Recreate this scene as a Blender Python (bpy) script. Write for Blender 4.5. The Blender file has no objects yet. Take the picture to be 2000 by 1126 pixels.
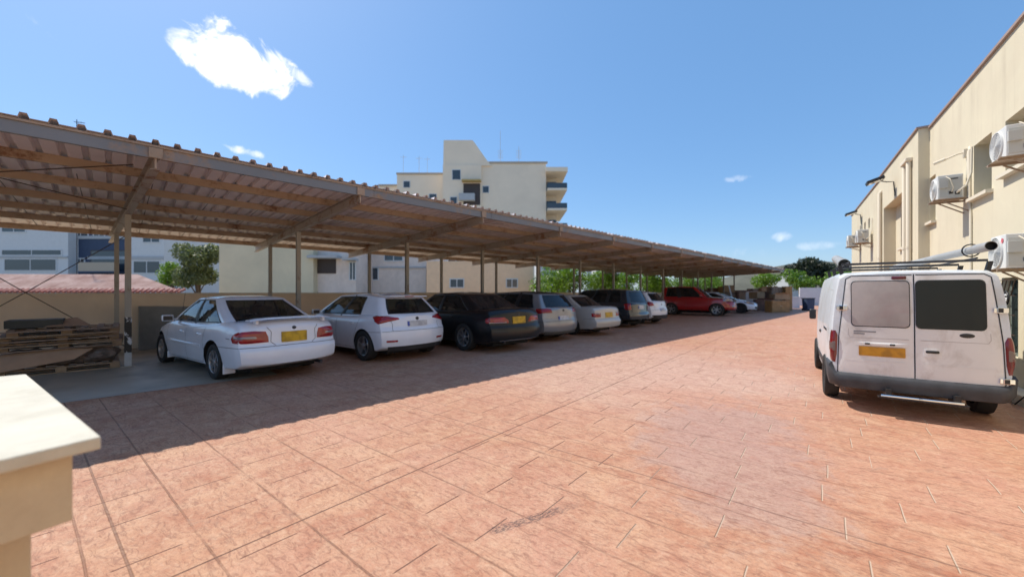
import bpy, bmesh, math, random
import numpy as np
from mathutils import Vector, Matrix, noise as mnoise
R = math.radians
SC = bpy.context.scene
COL = SC.collection

# ------------------------------------------------------------------ camera
cam = bpy.data.cameras.new('camera'); camo = bpy.data.objects.new('camera', cam); COL.objects.link(camo)
camo.location = (0, 0, 1.55); camo.rotation_euler = (R(90), 0, 0)
cam.sensor_width = 36; cam.lens = 13.77; cam.shift_y = 0.0037; cam.clip_start = 0.05; cam.clip_end = 3000
cam.dof.use_dof = True; cam.dof.focus_distance = 4.0; cam.dof.aperture_fstop = 1.0
SC.camera = camo
# ------------------------------------------------------------------ light
SUN = Vector((0.544, -0.40, -1.0)).normalized()            # direction the light travels
elev = math.asin(-SUN.z); az = math.atan2(-SUN.x, -SUN.y)   # compass angle from +Y towards +X
sl = bpy.data.lights.new('sun', 'SUN'); sl.energy = 5.0; sl.angle = R(0.53); sl.color = (1.0, 0.93, 0.83)
so = bpy.data.objects.new('sun', sl); COL.objects.link(so); so.rotation_euler = SUN.to_track_quat('-Z', 'Y').to_euler()
so.location = (0, 0, 40)
W = bpy.data.worlds.new('World'); SC.world = W; W.use_nodes = True
SC.view_settings.view_transform = 'Standard'; SC.view_settings.look = 'None'
SC.view_settings.exposure = 0.14; SC.view_settings.gamma = 1.0
try:
    SC.cycles.max_bounces = 8; SC.cycles.transparent_max_bounces = 12; SC.cycles.use_denoising = True
    SC.cycles.sample_clamp_indirect = 6
except Exception: pass

class NT:
    """small helper for node graphs"""
    def __init__(s, tree): s.t = tree; s.n = tree.nodes; s.l = tree.links
    def add(s, typ, **kw):
        nd = s.n.new(typ)
        for k, v in kw.items():
            if k.startswith('i_'):
                key = k[2:]
                key = int(key) if key.isdigit() else key
                s.put(nd.inputs[key], v)
            else: setattr(nd, k, v)
        return nd
    def put(s, inp, v):
        if isinstance(v, bpy.types.NodeSocket): s.l.new(v, inp)
        elif isinstance(v, bpy.types.Node): s.l.new(v.outputs[0], inp)
        else:
            if hasattr(inp, 'default_value') and not isinstance(v, (int, float)) and len(v) == 3 and len(inp.default_value) == 4: v = (*v, 1)
            inp.default_value = v
    def m(s, op, a, b=0.0, c=0.0, clamp=False):
        nd = s.n.new('ShaderNodeMath'); nd.operation = op; nd.use_clamp = clamp
        s.put(nd.inputs[0], a); s.put(nd.inputs[1], b); s.put(nd.inputs[2], c); return nd.outputs[0]
    def vm(s, op, a, b=(0, 0, 0)):
        nd = s.n.new('ShaderNodeVectorMath'); nd.operation = op
        s.put(nd.inputs[0], a); s.put(nd.inputs[1], b); return nd
    def dot(s, a, b): return s.vm('DOT_PRODUCT', a, b).outputs['Value']
    def mix(s, f, a, b, typ='MIX'):
        nd = s.n.new('ShaderNodeMix'); nd.data_type = 'RGBA'; nd.blend_type = typ
        s.put(nd.inputs[0], f); s.put(nd.inputs[6], a); s.put(nd.inputs[7], b); return nd.outputs[2]
    def noise(s, vec, scale, detail=4, rough=.55, dist=0.0, col=False):
        nd = s.n.new('ShaderNodeTexNoise'); s.put(nd.inputs['Vector'], vec); nd.inputs['Scale'].default_value = scale
        nd.inputs['Detail'].default_value = detail; nd.inputs['Roughness'].default_value = rough; nd.inputs['Distortion'].default_value = dist
        return nd.outputs['Color' if col else 'Fac']
    def ramp(s, f, stops):
        nd = s.n.new('ShaderNodeValToRGB'); s.put(nd.inputs[0], f); cr = nd.color_ramp
        while len(cr.elements) < len(stops): cr.elements.new(.5)
        for e, (p, c) in zip(cr.elements, stops):
            e.position = p; e.color = (c, c, c, 1) if isinstance(c, (int, float)) else (*c, 1)
        return nd.outputs[0]
    def ss(s, x, a, b):
        nd = s.n.new('ShaderNodeMapRange'); nd.interpolation_type = 'SMOOTHSTEP'
        s.put(nd.inputs[0], x); nd.inputs[1].default_value = a; nd.inputs[2].default_value = b; return nd.outputs[0]

# sky with a few real clouds laid on the dome by direction
w = NT(W.node_tree); w.n.clear()
sky = w.add('ShaderNodeTexSky'); sky.sky_type = 'NISHITA'; sky.sun_disc = False
sky.sun_elevation = elev; sky.sun_rotation = az; sky.altitude = 150; sky.air_density = 1.0; sky.dust_density = 0.9; sky.ozone_density = 1.4
tc = w.add('ShaderNodeTexCoord'); dirv = tc.outputs['Generated']
def pdir(px, py):
    v = Vector(((px - 1000) / 765, 1, (570 - py) / 765)); return v.normalized()
def cloud(px, py, wx, wy, rot, lo, hi, scale, seed):
    d = pdir(px, py); right = d.cross(Vector((0, 0, 1))).normalized(); up = right.cross(d)
    c, s_ = math.cos(R(rot)), math.sin(R(rot))
    ax = (right * c + up * s_) / wx; ay = (up * c - right * s_) / wy
    x = w.dot(dirv, tuple(ax)); y = w.dot(dirv, tuple(ay)); front = w.m('GREATER_THAN', w.dot(dirv, tuple(d)), .5)
    r2 = w.m('ADD', w.m('MULTIPLY', x, x), w.m('MULTIPLY', y, y))
    n = w.noise(w.vm('ADD', dirv, (seed, seed * .7, 1)).outputs[0], scale, 8, .62, .6)
    n2 = w.noise(w.vm('ADD', dirv, (seed, 3, seed)).outputs[0], scale * .35, 3, .5)
    f = w.m('SUBTRACT', w.m('ADD', w.m('MULTIPLY', w.m('SUBTRACT', n, .5), 3.4), w.m('MULTIPLY', w.m('SUBTRACT', n2, .5), 1.6)), w.m('SUBTRACT', r2, 1.0))
    return w.m('MULTIPLY', w.ss(f, lo, hi), front)
cl = cloud(466, 112, .118, .060, -12, .05, .55, 12, 2.1)
for a in [(430, 62, .045, .022, -45, .35, 1.4, 26, 7.0), (575, 142, .05, .020, -30, .35, 1.2, 26, 5.0), (480, 296, .045, .011, -6, .35, 1.3, 26, 3.0),
          (1430, 350, .038, .010, 0, .45, 1.9, 26, 4.0), (1525, 461, .024, .012, 0, .35, 1.9, 24, 6.0), (1600, 478, .05, .012, 0, .45, 2.3, 20, 8.0),
          (70, 42, .04, .012, -50, .6, 2.6, 30, 9.0), (1480, 492, .06, .018, 0, .5, 2.8, 20, 1.0)]:
    cl = w.m('MAXIMUM', cl, w.m('MULTIPLY', cloud(*a), .5 if a[0] > 1000 else .7))
hs = w.add('ShaderNodeHueSaturation', i_Saturation=1.24, i_Value=1.0, i_Color=sky.outputs[0])
skc = w.mix(1.0, w.mix(1.0, hs.outputs[0], (.6, .6, .6), 'MULTIPLY'), (.74, 1.52, 2.80), 'ADD')
mixc = w.mix(cl, skc, (8.6, 8.7, 9.0))
bg = w.add('ShaderNodeBackground', i_Color=mixc, i_Strength=0.135)
wo = w.add('ShaderNodeOutputWorld'); w.l.new(bg.outputs[0], wo.inputs[0])

# ------------------------------------------------------------------ frames of reference
U = Vector((.7024, .7118, 0)); N = Vector((-.7118, .7024, 0))     # carport: along the row / towards the back wall
def CP(s, t, z=0): return U * s + N * t + Vector((0, 0, z))
UB = Vector((.580, .8145, 0)).normalized(); NB = Vector((-UB.y, UB.x, 0))  # right building: along / out into the yard
def BP(a, o, z=0): return UB * a + NB * (-2.78 + o) + Vector((0, 0, z))    # o = metres proud of the near wall face
ANG_U = math.atan2(U.y, U.x); ANG_B = math.atan2(UB.y, UB.x)

# ------------------------------------------------------------------ object helpers
def tag(o, label=None, cat=None, group=None, kind=None):
    if label: o['label'] = label
    if cat: o['category'] = cat
    if group: o['group'] = group
    if kind: o['kind'] = kind
    return o
def empty(name, loc=(0, 0, 0), rz=0, scale=None):
    o = bpy.data.objects.new(name, None); COL.objects.link(o); o.location = loc; o.rotation_euler = (0, 0, rz)
    o.empty_display_size = .2
    if scale: o.scale = scale
    return o
def addmesh(name, verts, faces, mats, parent=None, fm=None, smooth=False, angle=None):
    me = bpy.data.meshes.new(name); me.from_pydata([tuple(v) for v in verts], [], [tuple(f) for f in faces])
    for m in (mats if isinstance(mats, (list, tuple)) else [mats]): me.materials.append(m)
    if fm is not None:
        for p, i in zip(me.polygons, fm): p.material_index = i
    if smooth:
        for p in me.polygons: p.use_smooth = True
        if angle: me.set_sharp_from_angle(angle=R(angle))
    me.validate(); me.update()
    o = bpy.data.objects.new(name, me); COL.objects.link(o)
    if parent is not None: o.parent = parent
    return o
class MB:
    """collects shapes for ONE mesh object"""
    def __init__(s): s.v = []; s.f = []; s.m = []
    def put(s, vs, fs, mi=0):
        k = len(s.v); s.v += [Vector(p) for p in vs]; s.f += [tuple(i + k for i in f) for f in fs]; s.m += [mi] * len(fs); return s
    def box(s, x0, x1, y0, y1, z0, z1, mi=0, T=None):
        vs = [Vector((x, y, z)) for x in (x0, x1) for y in (y0, y1) for z in (z0, z1)]
        if T is not None: vs = [T @ p for p in vs]
        return s.put(vs, [(0, 1, 3, 2), (4, 6, 7, 5), (0, 4, 5, 1), (2, 3, 7, 6), (0, 2, 6, 4), (1, 5, 7, 3)], mi)
    def obox(s, o, a, b, c, mi=0):
        o, a, b, c = map(Vector, (o, a, b, c))
        vs = [o + a * i + b * j + c * k for i in (0, 1) for j in (0, 1) for k in (0, 1)]
        return s.put(vs, [(0, 1, 3, 2), (4, 6, 7, 5), (0, 4, 5, 1), (2, 3, 7, 6), (0, 2, 6, 4), (1, 5, 7, 3)], mi)
    def bar(s, p, q, w_, h_, mi=0, up=(0, 0, 1)):
        p, q = Vector(p), Vector(q); d = (q - p); up = Vector(up)
        r = d.cross(up).normalized(); u2 = r.cross(d).normalized()
        return s.obox(p - r * w_ / 2 - u2 * h_ / 2, d, r * w_, u2 * h_, mi)
    def tube(s, pts, r, n=8, mi=0, cap=True):
        pts = [Vector(p) for p in pts]; k = len(s.v); rr = r if isinstance(r, (list, tuple)) else [r] * len(pts)
        prev = None
        for i, p in enumerate(pts):
            d = (pts[min(i + 1, len(pts) - 1)] - pts[max(i - 1, 0)]).normalized()
            if prev is None: a = d.orthogonal().normalized()
            else: a = (prev - d * prev.dot(d)).normalized()
            prev = a; b = d.cross(a)
            for j in range(n):
                t = 2 * math.pi * j / n; s.v.append(p + (a * math.cos(t) + b * math.sin(t)) * rr[i])
        for i in range(len(pts) - 1):
            for j in range(n):
                s.f.append((k + i * n + j, k + i * n + (j + 1) % n, k + (i + 1) * n + (j + 1) % n, k + (i + 1) * n + j)); s.m.append(mi)
        if cap:
            s.f.append(tuple(k + j for j in reversed(range(n)))); s.m.append(mi)
            s.f.append(tuple(k + (len(pts) - 1) * n + j for j in range(n))); s.m.append(mi)
        return s
    def lathe(s, prof, n=32, T=None, mi=0):
        """prof: (radius, height) pairs round local Y"""
        k = len(s.v)
        for (r_, h_) in prof:
            for j in range(n):
                t = 2 * math.pi * j / n; p = Vector((r_ * math.cos(t), h_, r_ * math.sin(t)))
                s.v.append(T @ p if T is not None else p)
        for i in range(len(prof) - 1):
            for j in range(n):
                s.f.append((k + i * n + j, k + i * n + (j + 1) % n, k + (i + 1) * n + (j + 1) % n, k + (i + 1) * n + j)); s.m.append(mi)
        return s
    def prism(s, poly, o, ax, ay, ex, mi=0):
        o, ax, ay, ex = map(Vector, (o, ax, ay, ex)); n = len(poly)
        vs = [o + ax * a + ay * b for a, b in poly]; vs += [p + ex for p in vs]
        fs = [tuple(reversed(range(n))), tuple(range(n, 2 * n))] + [(i, (i + 1) % n, (i + 1) % n + n, i + n) for i in range(n)]
        return s.put(vs, fs, mi)
    def build(s, name, mats, parent=None, smooth=False, angle=35, bevel=0, bseg=2):
        o = addmesh(name, s.v, s.f, mats, None, s.m, smooth, angle)
        bm = bmesh.new(); bm.from_mesh(o.data); bmesh.ops.recalc_face_normals(bm, faces=bm.faces)
        if bevel:
            bmesh.ops.bevel(bm, geom=[e for e in bm.edges if len(e.link_faces) == 2 and e.calc_face_angle(0) > .5], offset=bevel, segments=bseg, affect='EDGES', profile=.6)
        bm.to_mesh(o.data); bm.free()
        if parent is not None: o.parent = parent
        return o
def at(o, root):
    """parent keeping world placement (root unrotated copy of world coordinates is baked out)"""
    M = root.matrix_basis.inverted(); o.data.transform(M); o.parent = root; return o
def clone(root, group=None):
    r = root.copy(); COL.objects.link(r)
    for ch in [c for c in COL.objects if c.parent == root]:
        c2 = ch.copy(); COL.objects.link(c2); c2.parent = r
        for g in [c for c in COL.objects if c.parent == ch]:
            g2 = g.copy(); COL.objects.link(g2); g2.parent = c2
    return r

# ------------------------------------------------------------------ materials
def mat(name, col=(.5, .5, .5), rough=.6, metal=0, spec=.5, coat=0, var=0, vscale=3, bump=0, bscale=40, dirt=None, dscale=1.5, damt=.5, vec='Object'):
    m = bpy.data.materials.new(name); m.use_nodes = True; g = NT(m.node_tree); b = g.n['Principled BSDF']
    b.inputs['Roughness'].default_value = rough; b.inputs['Metallic'].default_value = metal
    b.inputs['Specular IOR Level'].default_value = spec; b.inputs['Coat Weight'].default_value = coat; b.inputs['Coat Roughness'].default_value = .05
    c = (*col, 1); t = g.add('ShaderNodeTexCoord'); v = t.outputs[vec]
    if var:
        n = g.noise(v, vscale, 5, .6)
        c = g.mix(g.ramp(n, [(.3, 0), (.7, 1)]), tuple(x * (1 - var) for x in col), tuple(min(1, x * (1 + var)) for x in col))
    if dirt:
        n = g.noise(v, dscale, 8, .65, .4)
        c = g.mix(g.m('MULTIPLY', g.ramp(n, [(.48, 0), (.66, 1)]), damt), c, dirt)
        g.put(b.inputs['Roughness'], g.m('ADD', g.m('MULTIPLY', n, .25), rough - .1))
    g.put(b.inputs['Base Color'], c)
    if bump:
        bn = g.add('ShaderNodeBump', i_Strength=bump, i_Distance=.01, i_Height=g.noise(v, bscale, 6, .6)); g.put(b.inputs['Normal'], bn)
    return m
def glassmat(name, tint=(.35, .42, .42), refl=.12, through=.75):
    m = bpy.data.materials.new(name); m.use_nodes = True; g = NT(m.node_tree); g.n.clear()
    tr = g.add('ShaderNodeBsdfTransparent', i_Color=tint); gl = g.add('ShaderNodeBsdfGlossy', i_Roughness=.02, i_Color=(.9, .95, 1))
    df = g.add('ShaderNodeBsdfDiffuse', i_Color=(.02, .024, .026))
    ge = g.add('ShaderNodeNewGeometry'); c_ = g.m('ABSOLUTE', g.dot(ge.outputs['Normal'], ge.outputs['Incoming'])); f = g.m('ADD', g.m('MULTIPLY', g.m('POWER', g.m('SUBTRACT', 1, c_, clamp=True), 5), .9), .04 + refl * .2, clamp=True)
    m0 = g.add('ShaderNodeMixShader', i_0=through, i_1=df, i_2=tr); m1 = g.add('ShaderNodeMixShader', i_0=f, i_1=m0, i_2=gl)
    o = g.add('ShaderNodeOutputMaterial'); g.l.new(m1.outputs[0], o.inputs[0]); return m
M = {}
M['paint_white'] = mat('paint_white', (.76, .79, .86), .25, coat=.8, var=.03, vscale=4)
M['paint_van'] = mat('paint_van', (.62, .66, .70), .38, coat=.3, var=.04, vscale=2, dirt=(.40, .36, .31), dscale=2.2, damt=.45)
M['paint_black'] = mat('paint_black', (.007, .008, .010), .3, spec=.3, coat=.25)
M['paint_silver'] = mat('paint_silver', (.27, .28, .30), .3, metal=.4, coat=.7)
M['paint_beige'] = mat('paint_beige', (.50, .48, .45), .35, metal=.2, coat=.4)
M['paint_darkblue'] = mat('paint_darkblue', (.02, .026, .035), .22, coat=.9)
M['paint_red'] = mat('paint_red', (.33, .012, .014), .25, coat=.9)
M['rubber'] = mat('rubber', (.02, .02, .02), .75, bump=.2, bscale=60)
M['trim'] = mat('black_trim', (.018, .018, .02), .45)
M['bumper_grey'] = mat('bumper_grey', (.045, .048, .055), .6, var=.25, vscale=5, bump=.1, bscale=200)
M['well'] = mat('wheel_well', (.01, .01, .01), .9)
M['rim'] = mat('alloy', (.52, .53, .55), .32, metal=.85)
M['rim_dark'] = mat('brake_dark', (.05, .05, .055), .5, metal=.5)
M['chrome'] = mat('chrome', (.8, .8, .8), .12, metal=1)
M['interior'] = mat('car_interior', (.028, .028, .030), .8)
M['seatgrey'] = mat('seat_fabric', (.07, .07, .072), .85)
M['glass'] = glassmat('car_glass', (.42, .47, .45), .05, .8)
M['glass_dark'] = glassmat('tinted_glass', (.06, .07, .075), .04, .4)
M['vanglass'] = mat('van_rear_glass', (.006, .012, .016), .05, spec=.35)
M['redlens'] = mat('red_lens', (.30, .006, .010), .15, coat=.6, var=.3, vscale=9)
M['vanlens'] = mat('aged_red_lens', (.17, .010, .012), .2, coat=.5, var=.3, vscale=8)
M['clearlens'] = mat('clear_lens', (.26, .23, .24), .12, metal=.3, coat=.8)
M['amber'] = mat('amber_lens', (.6, .12, .02), .2, coat=.5)
def platemat(name, base, ink):
    m = bpy.data.materials.new(name); m.use_nodes = True; g = NT(m.node_tree); b = g.n['Principled BSDF']; b.inputs['Roughness'].default_value = .4
    t = g.add('ShaderNodeTexCoord'); n = g.noise(t.outputs['Object'], 9, 1, .4)
    g.put(b.inputs['Base Color'], g.mix(g.m('MULTIPLY', g.ramp(n, [(.42, 0), (.62, 1)]), .55), base, ink)); return m
M['plate_y'] = platemat('yellow_plate', (.60, .36, .01), (.20, .12, .01))
M['plate_o'] = platemat('orange_plate', (.52, .24, .01), (.22, .10, .01))
M['plate_w'] = platemat('white_plate', (.6, .6, .6), (.3, .3, .33))
M['plate_blue'] = mat('plate_blue', (.05, .1, .4), .4)

def steelmat(name, base, rust, amt, scale=2.0):
    m = bpy.data.materials.new(name); m.use_nodes = True; g = NT(m.node_tree); b = g.n['Principled BSDF']
    t = g.add('ShaderNodeTexCoord'); v = t.outputs['Object']
    n = g.noise(v, scale, 8, .68, .5); n2 = g.noise(v, scale * 9, 4, .6)
    f = g.ramp(g.m('ADD', g.m('MULTIPLY', n, .75), g.m('MULTIPLY', n2, .25)), [(.62 - amt * .25, 0), (.74 - amt * .25, 1)])
    c = g.mix(g.noise(v, 1.1, 3, .5), tuple(x * .75 for x in base), tuple(x * 1.2 for x in base))
    r = g.mix(g.noise(v, 14, 4, .6), tuple(x * .55 for x in rust), tuple(x * 1.5 for x in rust))
    g.put(b.inputs['Base Color'], g.mix(f, c, r)); g.put(b.inputs['Roughness'], g.m('ADD', .5, g.m('MULTIPLY', f, .35)))
    bn = g.add('ShaderNodeBump', i_Strength=.25, i_Distance=.006, i_Height=f); g.put(b.inputs['Normal'], bn); return m
M['steel_tan'] = steelmat('tan_painted_steel', (.37, .265, .18), (.17, .085, .045), .36)
M['steel_beam'] = steelmat('rusty_beam_paint', (.37, .30, .245), (.22, .10, .05), .42)
M['steel_post'] = steelmat('post_paint', (.36, .32, .26), (.17, .085, .05), .26)
M['galv'] = steelmat('galvanised_fascia', (.20, .205, .21), (.36, .22, .12), .36, .9)
M['roofsheet'] = mat('roof_sheet', (.78, .70, .68), .6, var=.08, vscale=.7, dirt=(.56, .48, .45), dscale=.9, damt=.4, bump=.1, bscale=30)
M['rooftop'] = mat('weathered_roof_top', (.20, .14, .12), .7, var=.3, vscale=1.5)
M['dark_steel'] = mat('dark_rod', (.06, .035, .02), .7)
# ------------------------------------------------------------------ ground
def paving_mat():
    m = bpy.data.materials.new('stamped_concrete'); m.use_nodes = True; g = NT(m.node_tree); b = g.n['Principled BSDF']
    t = g.add('ShaderNodeTexCoord'); v = t.outputs['Object']
    wob = g.noise(v, 2.2, 3, .5, col=True)
    vw = g.vm('ADD', v, g.vm('MULTIPLY', g.vm('SUBTRACT', wob, (.5, .5, .5)), (.014, .014, 0))).outputs[0]
    l = g.dot(vw, (.6235, .7819, 0)); c = g.dot(vw, (.7819, -.6235, 0))
    ls = g.dot(v, (.6235, .7819, 0)); cs = g.dot(v, (.7819, -.6235, 0))
    rowf = g.m('DIVIDE', g.m('SUBTRACT', l, .71), .487); row = g.m('FLOOR', rowf); fr = g.m('SUBTRACT', rowf, row)
    dl = g.m('MULTIPLY', g.m('MINIMUM', fr, g.m('SUBTRACT', 1, fr)), .487)
    wn = g.add('ShaderNodeTexWhiteNoise', noise_dimensions='1D', i_W=row)
    cc = g.m('ADD', g.m('DIVIDE', c, .56), g.m('MULTIPLY', wn.outputs['Value'], 3.7)); bi = g.m('FLOOR', cc)
    wn2 = g.add('ShaderNodeTexWhiteNoise', noise_dimensions='2D'); cv = g.add('ShaderNodeCombineXYZ', i_X=bi, i_Y=row); g.put(wn2.inputs['Vector'], cv)
    off = g.m('MULTIPLY', wn2.outputs['Value'], .42)
    fc = g.m('SUBTRACT', g.m('SUBTRACT', cc, bi), off); dc = g.m('MULTIPLY', g.m('ABSOLUTE', fc), .56)
    # tone
    n1 = g.noise(v, .55, 5, .6, .3); n2 = g.noise(v, 2.4, 8, .68, .8); n3 = g.noise(v, 9, 8, .72, 1.2); n4 = g.noise(v, 46, 5, .7, .6)
    pale = (.54, .32, .195); deep = (.37, .15, .085); pink = (.48, .255, .18); cream = (.61, .42, .285)
    col = g.mix(g.ramp(n2, [(.34, 0), (.66, 1)]), pale, deep)
    col = g.mix(g.ramp(n1, [(.42, 0), (.62, .75)]), col, pink)
    col = g.mix(g.m('MULTIPLY', g.ramp(n3, [(.46, 0), (.70, 1)]), .55), col, cream)
    # slab to slab variation
    sl_ = g.m('FLOOR', g.m('DIVIDE', g.m('SUBTRACT', ls, 3.3), 2.92)); sc_ = g.m('FLOOR', g.m('DIVIDE', g.m('ADD', cs, 2.78), 3.9))
    wn3 = g.add('ShaderNodeTexWhiteNoise', noise_dimensions='2D'); g.put(wn3.inputs['Vector'], g.add('ShaderNodeCombineXYZ', i_X=sl_, i_Y=sc_))
    col = g.mix(g.m('MULTIPLY', wn3.outputs['Value'], .22), col, (.52, .28, .19))
    # grey lilac worn patch in the middle of the yard
    px = g.vm('SUBTRACT', v, (2.35, 4.3, 0)); a1 = g.m('DIVIDE', g.dot(px, (.45, .9, 0)), 1.9); a2 = g.m('DIVIDE', g.dot(px, (.9, -.45, 0)), .85)
    rr = g.m('ADD', g.m('ADD', g.m('MULTIPLY', a1, a1), g.m('MULTIPLY', a2, a2)), g.m('ADD', g.m('MULTIPLY', g.m('SUBTRACT', n2, .5), 3.4), g.m('MULTIPLY', g.m('SUBTRACT', n1, .5), 2.5)))
    col = g.mix(g.m('MULTIPLY', g.m('SUBTRACT', 1, g.ss(rr, .35, 1.25)), .5), col, (.36, .255, .235))
    px = g.vm('SUBTRACT', v, (2.1, 8.5, 0)); rr = g.m('ADD', g.m('DIVIDE', g.vm('LENGTH', px).outputs['Value'], 4.0), g.m('MULTIPLY', g.m('SUBTRACT', n1, .5), 1.8))
    col = g.mix(g.m('MULTIPLY', g.m('SUBTRACT', 1, g.ss(rr, .4, 1.1)), .35), col, (.60, .47, .41))
    # dark grime blotches
    n5 = g.noise(v, 3.1, 6, .6, 1.4)
    col = g.mix(g.m('MULTIPLY', g.ramp(n5, [(.60, 0), (.74, 1)]), .38), col, (.22, .15, .12))
    # fine slate relief: streaks run along the rows
    st = g.add('ShaderNodeCombineXYZ', i_X=g.m('MULTIPLY', l, 3.2), i_Y=c); n6 = g.noise(st, 7.5, 8, .74, 1.6)
    dk = g.m('MULTIPLY', g.ramp(n6, [(.40, 1), (.49, 0)]), .55)
    col = g.mix(dk, col, (.20, .085, .055))
    lt = g.m('MULTIPLY', g.ramp(n6, [(.56, 0), (.70, 1)]), .35); col = g.mix(lt, col, (.64, .48, .36))
    col = g.mix(g.m('MULTIPLY', g.ramp(n4, [(.40, 1), (.52, 0)]), .30), col, (.24, .11, .075))
    # stamped joints: long ones between rows, short ones inside rows
    fade = g.ramp(g.noise(v, 1.7, 3, .5), [(.36, 0), (.54, 1)])
    lineL = g.m('MULTIPLY', g.m('SUBTRACT', 1, g.ss(dl, .002, .009)), g.m('ADD', .25, g.m('MULTIPLY', fade, .6)))
    lineC = g.m('MULTIPLY', g.m('SUBTRACT', 1, g.ss(dc, .002, .0065)), g.m('MULTIPLY', g.ss(fr, .16, .20), g.m('SUBTRACT', 1, g.ss(fr, .80, .84))))
    side = g.ss(g.m('ADD', cs, g.m('MULTIPLY', n1, 1.0)), -1.6, .4)
    col = g.mix(g.m('MULTIPLY', lineL, g.m('SUBTRACT', .8, g.m('MULTIPLY', side, .45))), col, (.20, .10, .065))
    col = g.mix(g.m('MULTIPLY', lineC, g.m('SUBTRACT', 1, g.m('MULTIPLY', side, .1))), col, g.mix(side, (.17, .08, .055), (.53, .41, .31)))
    # saw cuts
    sj = g.m('MULTIPLY', g.m('ABSOLUTE', g.m('SUBTRACT', g.m('FRACT', g.m('ADD', g.m('DIVIDE', g.m('SUBTRACT', ls, 3.3), 2.92), .5)), .5)), 2.92)
    cj = g.m('MULTIPLY', g.m('ABSOLUTE', g.m('SUBTRACT', g.m('FRACT', g.m('ADD', g.m('DIVIDE', g.m('ADD', cs, 2.78), 11.0), .5)), .5)), 11.0)
    saw = g.m('MAXIMUM', g.m('SUBTRACT', 1, g.ss(cj, .003, .009)), g.m('MULTIPLY', g.m('SUBTRACT', 1, g.ss(sj, .003, .010)), .7))
    col = g.mix(g.m('MULTIPLY', saw, .85), col, (.13, .07, .05))
    # tyre scuff near the camera
    a = Vector((-.155, 2.53, 0)); d = Vector((.62, .33, 0)).normalized(); pv = g.vm('SUBTRACT', v, tuple(a))
    la = g.dot(pv, tuple(d)); lb = g.dot(pv, (-d.y, d.x, 0))
    band = g.m('MULTIPLY', g.m('MULTIPLY', g.ss(la, -.02, .06), g.m('SUBTRACT', 1, g.ss(la, .45, .85))), g.m('SUBTRACT', 1, g.ss(g.m('ABSOLUTE', lb), .028, .05)))
    tr = g.ramp(g.noise(g.add('ShaderNodeCombineXYZ', i_X=la, i_Y=g.m('MULTIPLY', lb, 3.5)), 26, 4, .7), [(.44, 0), (.56, 1)])
    col = g.mix(g.m('MULTIPLY', g.m('MULTIPLY', band, tr), .8), col, (.07, .05, .05))
    g.put(b.inputs['Base Color'], col)
    g.put(b.inputs['Roughness'], g.m('ADD', .44, g.m('MULTIPLY', n2, .34)))
    b.inputs['Specular IOR Level'].default_value = .28
    h = g.m('ADD', g.m('MULTIPLY', n6, .6), g.m('ADD', g.m('MULTIPLY', n4, .22), g.m('MULTIPLY', n3, .5)))
    h = g.m('SUBTRACT', h, g.m('MULTIPLY', g.m('MAXIMUM', g.m('MAXIMUM', lineL, lineC), saw), .6))
    bn = g.add('ShaderNodeBump', i_Strength=.8, i_Distance=.014, i_Height=h); g.put(b.inputs['Normal'], bn)
    return m
M['paving'] = paving_mat()
M['concrete'] = mat('concrete_slab', (.37, .34, .28), .42, var=.18, vscale=1.3, dirt=(.12, .13, .13), dscale=.8, damt=.6, bump=.25, bscale=25)
M['earth'] = mat('dry_earth', (.30, .25, .17), .95, var=.25, vscale=.2, bump=.4, bscale=3)
def sheet(name, pts, m, z=0):
    return addmesh(name, [(p.x, p.y, z) for p in pts], [tuple(range(len(pts)))], m)
tag(sheet('ground', [Vector((x, y)) for x, y in ((-900, -300), (900, -300), (900, 1500), (-900, 1500))], M['earth'], -.03), kind='structure')
tag(sheet('yard_paving', [CP(-14, -14), BP(-12, -2), BP(60, -2), CP(62, 15.3), CP(-14, 15.3)], M['paving'], 0), kind='structure')
tag(sheet('concrete_slab', [CP(-13.5, 8.42), CP(2.15, 8.32), CP(2.2, 14.9), CP(-13.5, 14.9)], M['concrete'], .004), kind='structure')

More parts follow.
